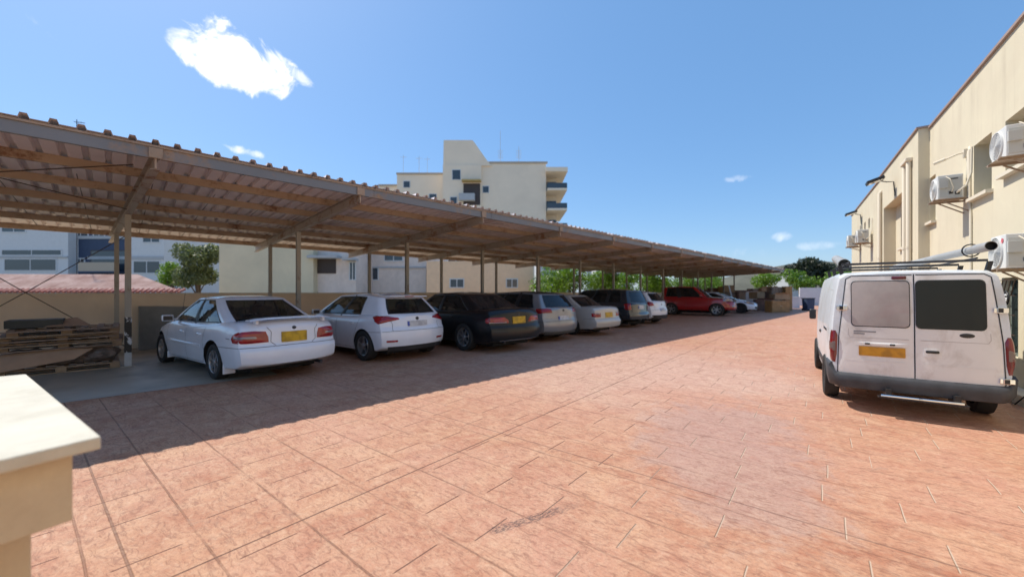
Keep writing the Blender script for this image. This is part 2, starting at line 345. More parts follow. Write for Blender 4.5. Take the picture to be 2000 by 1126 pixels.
# ------------------------------------------------------------------ vehicles
def pch(xs, ys):
    xs = np.array(xs, float); ys = np.array(ys, float); h = np.diff(xs); d = np.diff(ys) / h
    m_ = np.zeros_like(xs); m_[0] = d[0]; m_[-1] = d[-1]
    for i in range(1, len(xs) - 1):
        m_[i] = 0 if d[i - 1] * d[i] <= 0 else 2 / (1 / d[i - 1] + 1 / d[i]) if abs(d[i - 1] * d[i]) > 0 else 0
    def f(x):
        x = np.clip(x, xs[0], xs[-1]); i = min(max(int(np.searchsorted(xs, x)) - 1, 0), len(xs) - 2)
        t = (x - xs[i]) / h[i]
        return float((2 * t**3 - 3 * t**2 + 1) * ys[i] + (t**3 - 2 * t**2 + t) * h[i] * m_[i] + (-2 * t**3 + 3 * t**2) * ys[i + 1] + (t**3 - t**2) * h[i] * m_[i + 1])
    return f
class Hull:
    """closed car body given by analytic curves; x forward from the rear axle, y left, z up"""
    def __init__(s, xr, xf, w, plan, top, bot, sec, endr, endf, bowr, bowf, rad=.07, crown=.03):
        s.xr, s.xf, s.w = xr, xf, w; s.plan = pch(*zip(*plan)); s.top = pch(*zip(*top)); s.bot = pch(*zip(*bot)); s.sec = pch(*zip(*sec))
        s.er = pch(*zip(*endr)); s.ef = pch(*zip(*endf)); s.bowr, s.bowf, s.rad, s.crown = bowr, bowf, rad, crown
    def W(s, x, z):
        zt = s.top(x); zb = s.bot(x); y = s.w * s.plan(x) * s.sec(z)
        r = min(s.rad, (zt - zb) * .3); k = z - (zt - r)
        if k > 0: y -= r - math.sqrt(max(r * r - k * k, 0))
        k = (zb + r * .6) - z
        if k > 0: y -= .6 * r - math.sqrt(max((.6 * r)**2 - k * k, 0))
        return y
    def F(s, a, b, c):
        # a 0 rear..1 front, b -1..1, c 0..1
        xn = s.xr + (s.xf - s.xr) * a
        zt = s.top(xn); zb = s.bot(xn); cc = c
        z = zb + (zt - zb) * cc
        y = b * s.W(xn, z)
        if c >= 1: z += s.crown * (1 - b * b)
        x0 = s.xr + s.er(z) + s.bowr * abs(b)**3; x1 = s.xf + s.ef(z) - s.bowf * abs(b)**3
        return Vector((x0 + (x1 - x0) * a, y, z))
    def mesh(s, nx=64, ny=14, nz=16):
        A = [.5 - .5 * math.cos(math.pi * i / nx) * (1 if True else 1) for i in range(nx + 1)]; A = [.35 * a_ + .65 * i / nx for i, a_ in enumerate(A)]
        B = [math.sin(math.pi / 2 * (2 * j / ny - 1)) * .35 + (2 * j / ny - 1) * .65 for j in range(ny + 1)]
        Cc = [.5 - .5 * math.cos(math.pi * k / nz) for k in range(nz + 1)]; Cc = [.6 * c_ + .4 * k / nz for k, c_ in enumerate(Cc)]
        idx = {}; vs = []; fs = []
        def vid(i, j, k):
            if (i, j, k) not in idx: idx[(i, j, k)] = len(vs); vs.append(s.F(A[i], B[j], Cc[k]))
            return idx[(i, j, k)]
        for i in range(nx):
            for k in range(nz):
                fs.append((vid(i, 0, k), vid(i + 1, 0, k), vid(i + 1, 0, k + 1), vid(i, 0, k + 1)))
                fs.append((vid(i, ny, k), vid(i, ny, k + 1), vid(i + 1, ny, k + 1), vid(i + 1, ny, k)))
            for j in range(ny):
                fs.append((vid(i, j, 0), vid(i, j + 1, 0), vid(i + 1, j + 1, 0), vid(i + 1, j, 0)))
                fs.append((vid(i, j, nz), vid(i + 1, j, nz), vid(i + 1, j + 1, nz), vid(i, j + 1, nz)))
        for j in range(ny):
            for k in range(nz):
                fs.append((vid(0, j, k), vid(0, j, k + 1), vid(0, j + 1, k + 1), vid(0, j + 1, k)))
                fs.append((vid(nx, j, k), vid(nx, j + 1, k), vid(nx, j + 1, k + 1), vid(nx, j, k + 1)))
        return vs, fs
    def loop(s, z, end):
        """half outline at height z from the end's centre round the corner, as points with arc length"""
        pts = []
        e = 0 if end == 'rear' else 1
        def c_of(a):
            xn = s.xr + (s.xf - s.xr) * a; zt = s.top(xn); zb = s.bot(xn); return min(max((z - zb) / (zt - zb), 0), .9999)
        for j in range(0, 21): pts.append(s.F(e, j / 20, c_of(e)))
        for i in range(1, 60):
            a = i / 60 * .75; a = a if end == 'rear' else 1 - a; pts.append(s.F(a, 1, c_of(a)))
        L = [0]
        for p, q in zip(pts, pts[1:]): L.append(L[-1] + math.hypot(q.x - p.x, q.y - p.y))
        return pts, L
    def wrap(s, end, q, z, side, off=0):
        key = (end, round(z, 4))
        if not hasattr(s, 'cache'): s.cache = {}
        if key not in s.cache: s.cache[key] = s.loop(z, end)
        pts, L = s.cache[key]; q0 = abs(q); sd = side if q >= 0 else -side
        i = min(int(np.searchsorted(L, q0)), len(L) - 1); i = max(i, 1)
        t = (q0 - L[i - 1]) / (L[i] - L[i - 1] + 1e-9); p = pts[i - 1].lerp(pts[i], t); d = pts[i] - pts[i - 1]
        n = Vector((d.y, -d.x, 0)).normalized()
        if end == 'rear':
            n = -n if n.x > 0 and abs(n.x) > abs(n.y) else n
            if abs(n.y) >= abs(n.x) and n.y < 0: n = -n
        else:
            n = -n if n.x < 0 and abs(n.x) > abs(n.y) else n
            if abs(n.y) >= abs(n.x) and n.y < 0: n = -n
        p = p + n * off
        return Vector((p.x, p.y * sd, z))
    def side(s, x, z, sd, off=0):
        # approximate: on the flank x nominal = x
        return Vector((x, sd * (s.W(min(max(x, s.xr), s.xf), z) + off), z))
def patch(fn, outline, bulge=.01, base=.002, rings=4, mi=0, mb=None, sub=4):
    """a lens / panel conforming to a surface: outline in surface coordinates"""
    o = []
    for (a, b), (c, d) in zip(outline, outline[1:] + outline[:1]):
        for k in range(sub): o.append((a + (c - a) * k / sub, b + (d - b) * k / sub))
    cx = sum(p[0] for p in o) / len(o); cy = sum(p[1] for p in o) / len(o)
    mb = mb or MB(); vs = []; n = len(o)
    vs += [fn(p[0], p[1], -.004) for p in o]
    for r in range(rings):
        k = 1 - (r / rings)**1.0; bb = base + bulge * (1 - k**4) if rings > 1 else base
        vs += [fn(cx + (p[0] - cx) * k, cy + (p[1] - cy) * k, bb if r else base) for p in o]
    vs.append(fn(cx, cy, base + bulge))
    fs = []
    for r in range(rings):
        for i in range(n): fs.append((r * n + i, r * n + (i + 1) % n, (r + 1) * n + (i + 1) % n, (r + 1) * n + i))
    for i in range(n): fs.append((rings * n + i, rings * n + (i + 1) % n, (rings + 1) * n))
    mb.put(vs, fs, mi); return mb
def ribbon(fn, pts, wd=.008, off=.0025, mb=None, mi=0, n=8):
    mb = mb or MB(); P = []
    for (a, b), (c, d) in zip(pts, pts[1:]):
        for k in range(n): P.append((a + (c - a) * k / n, b + (d - b) * k / n))
    P.append(pts[-1]); vs = []
    for i, (a, b) in enumerate(P):
        a0, b0 = P[max(i - 1, 0)]; a1, b1 = P[min(i + 1, len(P) - 1)]; dx, dy = a1 - a0, b1 - b0; L = math.hypot(dx, dy) or 1
        nx, ny = -dy / L * wd / 2, dx / L * wd / 2; vs += [fn(a + nx, b + ny, off), fn(a - nx, b - ny, off)]
    mb.put(vs, [(2 * i, 2 * i + 1, 2 * i + 3, 2 * i + 2) for i in range(len(P) - 1)], mi); return mb
def rrect(x0, x1, y0, y1, r=.03, n=3):
    o = []
    for cx, cy, a0 in ((x1 - r, y1 - r, 0), (x0 + r, y1 - r, 90), (x0 + r, y0 + r, 180), (x1 - r, y0 + r, 270)):
        for k in range(n + 1):
            a = R(a0 + 90 * k / n); o.append((cx + r * math.cos(a), cy + r * math.sin(a)))
    return o
def evalmesh(o, mods):
    dg = bpy.context.evaluated_depsgraph_get(); dg.update(); me = bpy.data.meshes.new_from_object(o.evaluated_get(dg)); o.modifiers.clear(); old = o.data; o.data = me; return o
def hull_body(h, mats, root, arches, name='body', rings=56):
    vs, fs = h.mesh(); o = addmesh(name, vs, fs, mats)
    for ax, r in arches:
        cut = MB()
        for sd in (-1, 1):
            ys = sorted([sd * (h.w + .2), sd * (h.w - .30)])
            k = len(cut.v); n = rings
            for y in ys:
                for j in range(n):
                    t = 2 * math.pi * j / n; cut.v.append(Vector((ax + r * math.cos(t), y, .31 + r * math.sin(t))))
            cut.f += [(k + j, k + (j + 1) % n, k + n + (j + 1) % n, k + n + j) for j in range(n)] + [tuple(k + j for j in reversed(range(n))), tuple(k + n + j for j in range(n))]
            cut.m += [1] * (n + 2)
        co = cut.build('cutter', mats)
        md = o.modifiers.new('b', 'BOOLEAN'); md.operation = 'DIFFERENCE'; md.object = co; md.solver = 'EXACT'
        evalmesh(o, None); bpy.data.objects.remove(co)
    for p in o.data.polygons: p.use_smooth = True
    o.data.set_sharp_from_angle(angle=R(40)); o.name = name; o.parent = root; return o

def wheel(root, x, y, r, wd, spokes, sd, dark=False):
    """sd +1 outer face towards +y"""
    w_ = empty('wheel', (x, y, r)); w_.parent = root
    T = Matrix.Scale(sd, 4, (0, 1, 0))
    rr = r * .66
    prof = [(rr, -wd * .45), (r * .90, -wd * .5), (r * .975, -wd * .44), (r, -wd * .3), (r, wd * .3), (r * .975, wd * .44), (r * .90, wd * .5), (rr + .012, wd * .46), (rr, wd * .40), (rr, -wd * .45)]
    MB().lathe(prof, 40, T).build('tyre', M['rubber'], w_, smooth=True, angle=40)
    mb = MB(); mb.lathe([(rr, wd * .40), (rr - .006, wd * .44), (rr * .93, wd * .42), (rr * .90, wd * .2), (rr * .88, -.02)], 36, T, 0)
    mb.lathe([(rr * .9, -.01), (.001, -.01)], 24, T, 1); mb.lathe([(rr * .52, .03), (rr * .52, .005)], 24, T, 1); mb.lathe([(rr * .52, .03), (.001, .03)], 24, T, 1)
    for k in range(spokes):
        a = 2 * math.pi * k / spokes + .3; ca, sa = math.cos(a), math.sin(a)
        d = Vector((ca, 0, sa)); p = Vector((-sa, 0, ca)); yv = Vector((0, sd, 0))
        o = d * (rr * .12); e = d * (rr * .93)
        w0, w1 = rr * .20, rr * .16; y0, y1 = wd * .36, wd * .40
        vs = [o - p * w0 / 2 + yv * y0, o + p * w0 / 2 + yv * y0, e + p * w1 / 2 + yv * y1, e - p * w1 / 2 + yv * y1]
        vs += [q_ - yv * .035 for q_ in vs]
        mb.put(vs, [(0, 1, 2, 3), (4, 7, 6, 5), (0, 4, 5, 1), (1, 5, 6, 2), (2, 6, 7, 3), (3, 7, 4, 0)], 0)
    mb.lathe([(rr * .24, wd * .30), (rr * .23, wd * .42), (rr * .16, wd * .44), (.001, wd * .44)], 20, T, 0)
    mb.build('rim', [M['rim_dark'] if dark else M['rim'], M['rim_dark']], w_, smooth=True, angle=30)
    return w_

class Cabin:
    def __init__(s, fb, ft, rb, rt, wb, wt, belt, roof, r=.13, bow=(.10, .06), bulge=.02, zb=None, crown=.05, r2=None):
        s.fb, s.ft, s.rb, s.rt, s.wb, s.wt = fb, ft, rb, rt, wb, wt; s.belt = pch(*zip(*belt)); s.roof = pch(*zip(*roof)); s.r = r; s.bow = bow; s.bulge = bulge; s.crown = crown
    def pt(s, kind, u, v, sd=1, off=0):
        """kind F/R: u in 0..1 from the centre outwards; S: u 0 front .. 1 rear ; A/C: corner arcs"""
        xF = s.fb + (s.ft - s.fb) * v; xR = s.rb + (s.rt - s.rb) * v
        w_ = s.wb + (s.wt - s.wb) * v + s.bulge * math.sin(math.pi * min(v, 1)); r = s.r * (1 - .25 * v)
        w_ += off
        if kind in 'FR':
            y = u * (w_ - r); b = s.bow[0] if kind == 'F' else s.bow[1]
            x = xF + off - b * (y / w_)**2 if kind == 'F' else xR - off + b * (y / w_)**2
        elif kind in 'AC':
            b = s.bow[0] if kind == 'A' else s.bow[1]; k = ((w_ - r) / w_)**2 * b
            t = u * math.pi / 2
            if kind == 'A': x = xF + off - k - r * (1 - math.cos(t)); y = w_ - r + r * math.sin(t)
            else: x = xR - off + k + r * (1 - math.cos(t)); y = w_ - r + r * math.sin(t)
        else:
            k0 = ((w_ - r) / w_)**2 * s.bow[0]; k1 = ((w_ - r) / w_)**2 * s.bow[1]
            xa = xF + off - k0 - r; xc = xR - off + k1 + r; x = xa + (xc - xa) * u; y = w_ - .012 * (2 * u - 1)**2
        zb = s.belt(x); xt = s.ft + (s.rt - s.ft) * ((x - xF) / (xR - xF) if xR != xF else 0); z = zb + (s.roof(xt) - zb) * v
        return Vector((x, y * sd, z))
    def build(s, root, paint, cuts, frame=.05, glass='glass', dark_b=True, top_black=False, fwd_black=False, solid_rear=False):
        """cuts: list of (ub0, ub1, ut0, ut1) side windows from front to back"""
        V = [0, frame, .30, .55, .78, .945, 1.0]
        body = MB(); gl_side = []; col = []
        # column list: (kind,u_bottom,u_top,cell material after this column) 0 paint, 1 glass, 2 black
        nF = 7; cols = [('F', j / nF, j / nF, 1) for j in range(nF)]
        cols += [('F', 1, 1, 0), ('A', .33, .33, 0), ('A', .66, .66, 0), ('S', 0, 0, 0)]
        prev = 0
        for i, (b0, b1, t0, t1) in enumerate(cuts):
            cols.append(('S', b0, t0, 1))
            for k in range(1, 5): cols.append(('S', b0 + (b1 - b0) * k / 5, t0 + (t1 - t0) * k / 5, 1))
            cols.append(('S', b1, t1, 2 if (i < len(cuts) - 1 and dark_b) else 0))
        cols += [('S', 1, 1, 0), ('C', .66, .66, 0), ('C', .33, .33, 0), ('R', 1, 1, 0 if solid_rear else 1)]
        cols += [('R', j / nF, j / nF, 0 if solid_rear else 1) for j in range(nF - 1, 0, -1)] + [('R', 0, 0, 0)]
        def P(c, v, sd, off=0):
            return s.pt(c[0], c[1] + (c[2] - c[1]) * v, v, sd, off)
        panes = {}
        for sd in (1, -1):
            for i in range(len(cols) - 1):
                a, b = cols[i], cols[i + 1]; mtl = a[3]
                for k in range(len(V) - 1):
                    glassrow = 1 <= k <= len(V) - 3
                    q = [P(a, V[k], sd), P(b, V[k], sd), P(b, V[k + 1], sd), P(a, V[k + 1], sd)]
                    if mtl == 1 and glassrow:
                        key = a[0] if a[0] != 'S' else 'S%d_%d' % (sd, sum(1 for q_ in cuts if q_[0] <= a[1] + 1e-6))
                        g_ = [P(a, V[k], sd, -.010), P(b, V[k], sd, -.010), P(b, V[k + 1], sd, -.010), P(a, V[k + 1], sd, -.010)]
                        panes.setdefault(key, MB()).put(g_ if sd > 0 else g_[::-1], [(0, 1, 2, 3)])
                        # black rubber returns round the opening
                        continue
                    body.put(q if sd > 0 else q[::-1], [(0, 1, 2, 3)], 1 if mtl == 2 else 0)
        # seals: thin black lip round every pane row/column edge
        def lip(pts_out, pts_in, seal=None):
            for (a, b), (c, d) in zip(zip(pts_out, pts_out[1:]), zip(pts_in, pts_in[1:])): seal.put([a, b, d, c], [(0, 1, 2, 3)])
        for sd in (1, -1):
            groups = [[c for c in cols if c[0] == 'F']] + ([[c for c in cols if c[0] == 'R']] if not solid_rear else [])
            for (b0, b1, t0, t1) in cuts: groups.append([('S', b0 + (b1 - b0) * k / 5, t0 + (t1 - t0) * k / 5, 0) for k in range(6)])
            for gcols in groups:
                seal = MB()
                for v, dv in ((V[1], .045), (V[-2], -.035)):
                    lip([P(c, v, sd, .003) for c in gcols], [P(c, v + dv, sd, -.004) for c in gcols], seal)
                ends = [(gcols[0], gcols[-1]), (gcols[-1], gcols[0])] if gcols[0][0] == 'S' else ([(gcols[-1], gcols[0])] if gcols[0][0] == 'F' else [(gcols[0], gcols[-1])])
                for c0, c1 in ends:
                    f = .035 / max(.2, (P(c0, .5, 1) - P(c1, .5, 1)).length); ci = (c0[0], c0[1] + (c1[1] - c0[1]) * f, c0[2] + (c1[2] - c0[2]) * f)
                    vv = [V[1] + (V[-2] - V[1]) * i / 5 for i in range(6)]
                    lip([P(c0, v, sd, .003) for v in vv], [P(ci, v, sd, -.004) for v in vv], seal)
                seal.build('window_seal', M['trim'], root)
        # roof
        rt = MB(); ring = [P(c, 1, 1) for c in cols] + [P(c, 1, -1) for c in reversed(cols[1:-1])]
        cx = (s.ft + s.rt) / 2; K = [1, .985, .94, .8, .55, .25]; vs = []
        for k in K:
            for p in ring:
                vs.append(Vector((cx + (p.x - cx) * (.3 + .7 * k if k < .9 else k), p.y * k, p.z + s.crown * (1 - k**2.6)**.8)))
        n = len(ring); fs = []
        for r_ in range(len(K) - 1):
            for i in range(n): fs.append((r_ * n + i, r_ * n + (i + 1) % n, (r_ + 1) * n + (i + 1) % n, (r_ + 1) * n + i))
        vs.append(Vector((cx, 0, sum(p.z for p in ring) / n + s.crown))); c0 = len(vs) - 1; b0 = (len(K) - 1) * n
        for i in range(n): fs.append((b0 + i, b0 + (i + 1) % n, c0))
        body.put(vs, fs, 2)
        mats = [paint, M['trim'], M['trim'] if top_black else paint]
        o = body.build('roof', mats, root, smooth=True, angle=50)
        bm = bmesh.new(); bm.from_mesh(o.data); bmesh.ops.remove_doubles(bm, verts=bm.verts, dist=.0008); bmesh.ops.recalc_face_normals(bm, faces=bm.faces); bm.to_mesh(o.data); bm.free(); o.data.set_sharp_from_angle(angle=R(45))
        names = {'F': 'windscreen', 'R': 'rear_window'}
        for k_, p in panes.items():
            gg = M['glass'] if k_ == 'F' or glass == 'glass' else M['glass_dark']
            po = p.build(names.get(k_, 'side_window'), gg, root, smooth=True)
        return o
def seats(root, xs, z, w=.34, mb=None):
    for x in xs:
        for y in (-w, w):
            st = MB()
            T = Matrix.Translation((x, y, z)) @ Matrix.Rotation(R(-14), 4, 'Y')
            st.box(-.05, .06, -.24, .24, -.25, .22, 0, T); st.box(-.035, .045, -.13, .13, .25, .42, 0, T)
            st.box(-.01, .01, -.06, -.045, .2, .28, 0, T); st.box(-.01, .01, .045, .06, .2, .28, 0, T)
            st.build('seat', M['seatgrey'], root, bevel=.02, smooth=True)

def base_sec(h): return [(0, .9), (.25, .955), (.4, .985), (.55, 1.0), (.7, .995), (.85, .965), (h, .93), (h + .3, .90)]
def make_car(name, loc, yaw, sc, paint, sp, label, cat='car', group='cars parked under the carport'):
    root = empty(name, loc, yaw, (sc, sc, sc)); tag(root, label, cat, group)
    g = sp.get; xr, xf, wb, w_, r = sp['xr'], sp['xf'], sp['wb'], sp['w'], sp['r']
    plan = g('plan', [(xr, .93), (xr + .15, .965), (xr + .7, 1), (1.2, 1), (wb - .1, .995), (xf - .35, .95), (xf, .84)])
    h = Hull(xr, xf, w_, plan, sp['top'], g('bot', [(xr, .30), (xr + .2, .23), (0, .2), (wb, .19), (xf, .24)]), sp['sec'], sp['endr'], sp['endf'], g('bowr', .13), g('bowf', .32), g('rad', .07))
    hull_body(h, [paint, M['well']], root, [(0, r + .055), (wb, r + .055)])
    P = M[paint] if isinstance(paint, str) else paint
    cb = sp['cab']; C = Cabin(**cb)
    C.build(root, P, sp['cuts'], frame=g('frame', .06), glass=g('glass', 'glass'), top_black=g('top_black', False))
    # dark cabin floor so the paint does not show through the glass
    fl = MB(); zb_ = C.belt(.8) + .035; xs = [C.rb + .16, C.rb + .35, .3, 1.2, C.fb - .5, C.fb - .2]
    vs = []
    for x in xs:
        yw = C.wb - .06 if x > C.rb + .2 and x < C.fb - .3 else C.wb - .16
        zz = max(h.top(x) + h.crown + .006, C.belt(x) + .01); vs += [(x, -yw, zz), (x, yw, zz)]
    fl.put(vs, [(2 * i, 2 * i + 2, 2 * i + 3, 2 * i + 1) for i in range(len(xs) - 1)])
    fl.build('interior', M['interior'], root)
    if g('seats', True): seats(root, [C.ft - .25, C.rt + .45 if C.rt > 0 else .45], C.belt(1) - .10)
    sw = MB(); sw.tube([Vector((C.ft + .22 + .08 * math.sin(a), -.36 + .17 * math.cos(a), C.belt(1) + .10 + .15 * math.sin(a))) for a in [2 * math.pi * k / 16 for k in range(17)]], .013, 6)
    sw.build('steering_wheel', M['trim'], root, smooth=True)
    tr = w_ - .11
    for x in (0, wb):
        for sd in (1, -1): wheel(root, x, sd * tr, r, g('tw', .20), g('spokes', 5), sd, g('darkrim', False))
    rw = lambda sd: (lambda q, z, off: h.wrap('rear', q, z, sd, off))
    fw = lambda sd: (lambda q, z, off: h.wrap('front', q, z, sd, off))
    for sd in (1, -1):
        if 'tail' in sp:
            o = patch(rw(sd), sp['tail'], .012, .004).build('tail_light', M['redlens'], root, smooth=True, angle=50)
            if 'tailclear' in sp:
                patch(rw(sd), sp['tailclear'], .004, .018).build('reversing_lens', M['clearlens'], o, smooth=True)
        if 'head' in sp: patch(fw(sd), sp['head'], .02, .004).build('headlight', M['clearlens'], root, smooth=True, angle=50)
        # mirror
        mx, mz = sp.get('mir', (C.fb - .5, C.belt(C.fb - .5) + .10))
        mb = MB(); T = Matrix.Translation((mx, sd * (C.wb + .17), mz)) @ Matrix.Rotation(sd * R(-10), 4, 'Z')
        mb.box(-.045, .075, -.09, .09, -.06, .06, 0, T); mb.obox((mx, sd * (C.wb - .02), mz - .04), (.06, 0, 0), (0, sd * .14, 0), (0, 0, .03), 0)
        mo = mb.build('mirror', [P, M['trim']], root, smooth=True, bevel=.028, bseg=3)
        MB().box(-.050, -.046, -.070, .070, -.042, .042, 0, T).build('mirror_glass', M['trim'], mo)
        # flank seams, handles, sill strip
        fs = lambda x, z, off, sd=sd: h.side(x, z, sd, off)
        zt = C.belt(1) - .03
        for pts in sp.get('seams', []):
            ribbon(fs, pts, .007, .002).build('door_seam', M['trim'], root)
        for (x, z) in sp.get('handles', []):
            patch(fs, rrect(x - .09, x + .09, z - .018, z + .018, .015), .022, .004).build('door_handle', g('hmat', P), root, smooth=True)
        if 'strip' in sp:
            x0, x1, z0, z1 = sp['strip']; patch(fs, rrect(x0, x1, z0, z1, .015), .014, .003, sub=8).build('rub_strip', g('stripmat', P), root, smooth=True, angle=40)
    # rear furniture
    rf = rw(1)
    for (z0, z1, hw, mname) in sp.get('bands', []):
        vs = []; n = 40; mb = MB()
        for i in range(n + 1):
            q = -hw + 2 * hw * i / n; vs += [rf(q, z0, .004), rf(q, z1, .004)]
        mb.put(vs, [(2 * i, 2 * i + 1, 2 * i + 3, 2 * i + 2) for i in range(n)]); mb.build('bumper_trim', M[mname], root, smooth=True)
    for pts in sp.get('rearseams', []):
        ribbon(rf, pts, .007, .003, n=12).build('boot_seam', M['trim'], root)
    if 'plate' in sp:
        pm, pw, pz = sp['plate']; mb = patch(rf, rrect(-pw / 2, pw / 2, pz - (.085 if pw < .5 else .06), pz + (.085 if pw < .5 else .06), .01), .002, .012, rings=2)
        po = mb.build('number_plate', M[pm], root)
        if pm == 'plate_w': patch(rf, rrect(pw / 2 - .045, pw / 2, pz - .05, pz + .05, .006), .001, .016, rings=2).build('plate_band', M['plate_blue'], po)
    if 'badge' in sp:
        bz, br = sp['badge']; patch(rf, [(br * math.cos(a), bz + br * .8 * math.sin(a)) for a in [2 * math.pi * k / 14 for k in range(14)]], .006, .004, sub=1).build('badge', M['rim_dark'], root, smooth=True)
    if 'exhaust' in sp:
        x, y, z = sp['exhaust']; MB().tube([(x, y, z), (x + .25, y, z)], .028, 12).build('exhaust', M['rim_dark'], root, smooth=True)
    # underside
    MB().box(xr + .35, xf - .4, -w_ + .32, w_ - .32, .15, .24).build('underbody', M['well'], root)
    return root, h, C

def ground_place(anchor_px_ground, yaw, sc, tr):
    """root position from the ground point under the rear left tyre's outer face"""
    p = Vector(anchor_px_ground); left = Vector((-math.sin(yaw), math.cos(yaw))); return p - left * (tr) * sc

# 1 white saloon ------------------------------------------------------------
sed = dict(xr=-1.0, xf=3.27, wb=2.465, w=.845, r=.298, tw=.19, spokes=6,
    top=[(-1.0, .90), (-.93, .955), (-.75, .975), (-.25, .965), (.3, .92), (1.5, .90), (2.1, .91), (2.35, .895), (2.9, .80), (3.15, .71), (3.27, .62)],
    sec=base_sec(.95), endr=[(.2, .06), (.28, .01), (.42, 0), (.56, .015), (.60, .05), (.66, .06), (.85, .07), (.96, .09)], endf=[(.2, -.04), (.4, 0), (.6, -.04), (.8, -.2)],
    cab=dict(fb=2.22, ft=1.36, rb=-.44, rt=.38, wb=.755, wt=.585, belt=[(-.5, .94), (.8, .885), (2.3, .875)], roof=[(.2, 1.335), (.9, 1.355), (1.5, 1.335)], r=.14, crown=.05),
    cuts=[(.02, .475, .02, .37), (.505, .955, .42, .96)],
    tail=[(.40, .66), (.405, .74), (.44, .83), (.60, .845), (.80, .835), (.93, .79), (.97, .72), (.93, .66), (.7, .65)],
    tailclear=[(.56, .735), (.58, .758), (.86, .762), (.90, .74), (.86, .722), (.58, .72)],
    seams=[[(.42, .25), (.30, .45), (.36, .62), (.30, .86)], [(1.12, .22), (1.10, .86)], [(1.98, .24), (2.06, .50), (2.0, .84)], [(.42, .25), (1.98, .24)], [(-.62, .72), (-.50, .725)]],
    rearseams=[[(-1.45, .575), (-.8, .585), (0, .59), (.8, .585), (1.45, .575)], [(-.30, .60), (-.37, .66), (-.36, .82), (-.42, .90)], [(.30, .60), (.37, .66), (.36, .82), (.42, .90)]],
    handles=[(.52, .735), (1.30, .735)], strip=(.46, 2.02, .50, .555), plate=('plate_y', .42, .725), badge=(.87, .035), exhaust=(-.98, -.45, .235), mir=(1.72, .965),
    head=[(.42, .55), (.42, .66), (.85, .68), (.95, .58)])
c1, h1, C1 = make_car('white_saloon', (-4.83, 7.68, 0), R(145.5), 1.055, M['paint_white'], sed, 'white four-door saloon with a boot spoiler, parked beside the pallet pile', 'car')
c1.scale = (1.18, 1.055, 1.06)
for ch in [c for c in COL.objects if c.parent == c1 and c.name.startswith('wheel')]: ch.scale.x = 1.055 / 1.18
sp_ = MB(); sec_ = [(-.07, .0), (-.05, .022), (.05, .03), (.09, .018), (.09, .0)]
ys = np.linspace(-.66, .66, 13); vs = []
for y in ys:
    k = (abs(y) / .70)**4; zz = 1.03 - .04 * k; xx = -.90 + .07 * (abs(y) / .70)**2
    vs += [Vector((xx + a, y, zz + b * (1 - .2 * k))) for a, b in sec_]
sp_.put(vs, [(i * 5 + j, i * 5 + (j + 1) % 5, (i + 1) * 5 + (j + 1) % 5, (i + 1) * 5 + j) for i in range(12) for j in range(5)] + [tuple(range(5)), tuple(60 + j for j in reversed(range(5)))])
for y in (-.55, .55): sp_.box(-.88, -.80, y - .02, y + .02, .95, 1.03)
sp_.build('boot_spoiler', M['paint_white'], c1, smooth=True, angle=40)
MB().tube([(2.0, .62, .93), (1.7, .66, 1.45)], .003, 5).build('aerial', M['trim'], c1)
for sd in (1,):  # mud flaps
    MB().box(-.37, -.355, sd * .64, sd * .82, .13, .30).build('mud_flap', M['paint_white'], c1, bevel=.01)
    MB().box(2.10, 2.115, .64, .82, .15, .28).build('mud_flap', M['paint_white'], c1, bevel=.01)

# 2 white hatchback ------------------------------------------------------------
hat = dict(xr=-.80, xf=3.60, wb=2.73, w=.90, r=.325, tw=.22, spokes=5,
    top=[(-.80, .93), (-.72, .985), (-.5, 1.0), (.5, .955), (2.0, .93), (2.6, .92), (3.1, .84), (3.45, .72), (3.6, .6)],
    sec=[(0, .9), (.25, .95), (.45, .985), (.62, 1), (.8, .99), (.95, .95), (1.1, .91)],
    endr=[(.2, .10), (.32, .02), (.5, 0), (.66, .01), (.72, .05), (.85, .07), (1.0, .09)], endf=[(.2, -.05), (.5, 0), (.8, -.15)], bowr=.17,
    cab=dict(fb=2.55, ft=1.62, rb=-.66, rt=-.30, wb=.80, wt=.60, belt=[(-.8, .99), (.5, .94), (2.6, .90)], roof=[(-.3, 1.35), (.6, 1.415), (1.6, 1.39)], r=.17, crown=.045, bow=(.12, .12)),
    cuts=[(.02, .43, .03, .44), (.455, .76, .475, .77)], frame=.08,
    tail=[(.44, .90), (.46, .935), (.70, .97), (.95, .985), (1.04, .95), (1.0, .86), (.90, .81), (.72, .85)],
    seams=[[(.42, .27), (.34, .55), (.15, .9)], [(1.15, .25), (1.13, .88)], [(2.2, .26), (2.24, .55), (2.2, .86)], [(.42, .27), (2.2, .26)]],
    rearseams=[[(-1.3, .63), (-.6, .66), (0, .66), (.6, .66), (1.3, .63)], [(-.62, .66), (-.60, .80), (-.66, .93)], [(.62, .66), (.60, .80), (.66, .93)]],
    handles=[(.45, .80), (1.32, .79)], plate=('plate_w', .52, .80), badge=(.905, .045), bands=[(.24, .335, .72, 'trim')], exhaust=(-.74, -.5, .28),
    glass='glass', mir=(1.98, 1.0))
p2 = ground_place((-3.39, 8.85), R(141), 1.05, .90)
c2, h2, C2 = make_car('white_hatchback', (*p2, 0), R(141), 1.05, M['paint_white'], hat, 'white five-door hatchback with a blue-banded plate, second in the row under the carport')
for s_ in (-1, 1): patch(lambda q, z, off: h2.wrap('rear', q, z, s_, off), rrect(.52, .76, .43, .47, .015), .006, .004).build('reflector', M['redlens'], c2, smooth=True)
MB().box(-.44, -.26, -.50, .50, 1.375, 1.398, 0).build('roof_spoiler', M['paint_white'], c2, bevel=.01, smooth=True)
MB().box(-.446, -.441, -.12, .12, 1.377, 1.393, 0).build('brake_light', M['redlens'], c2)

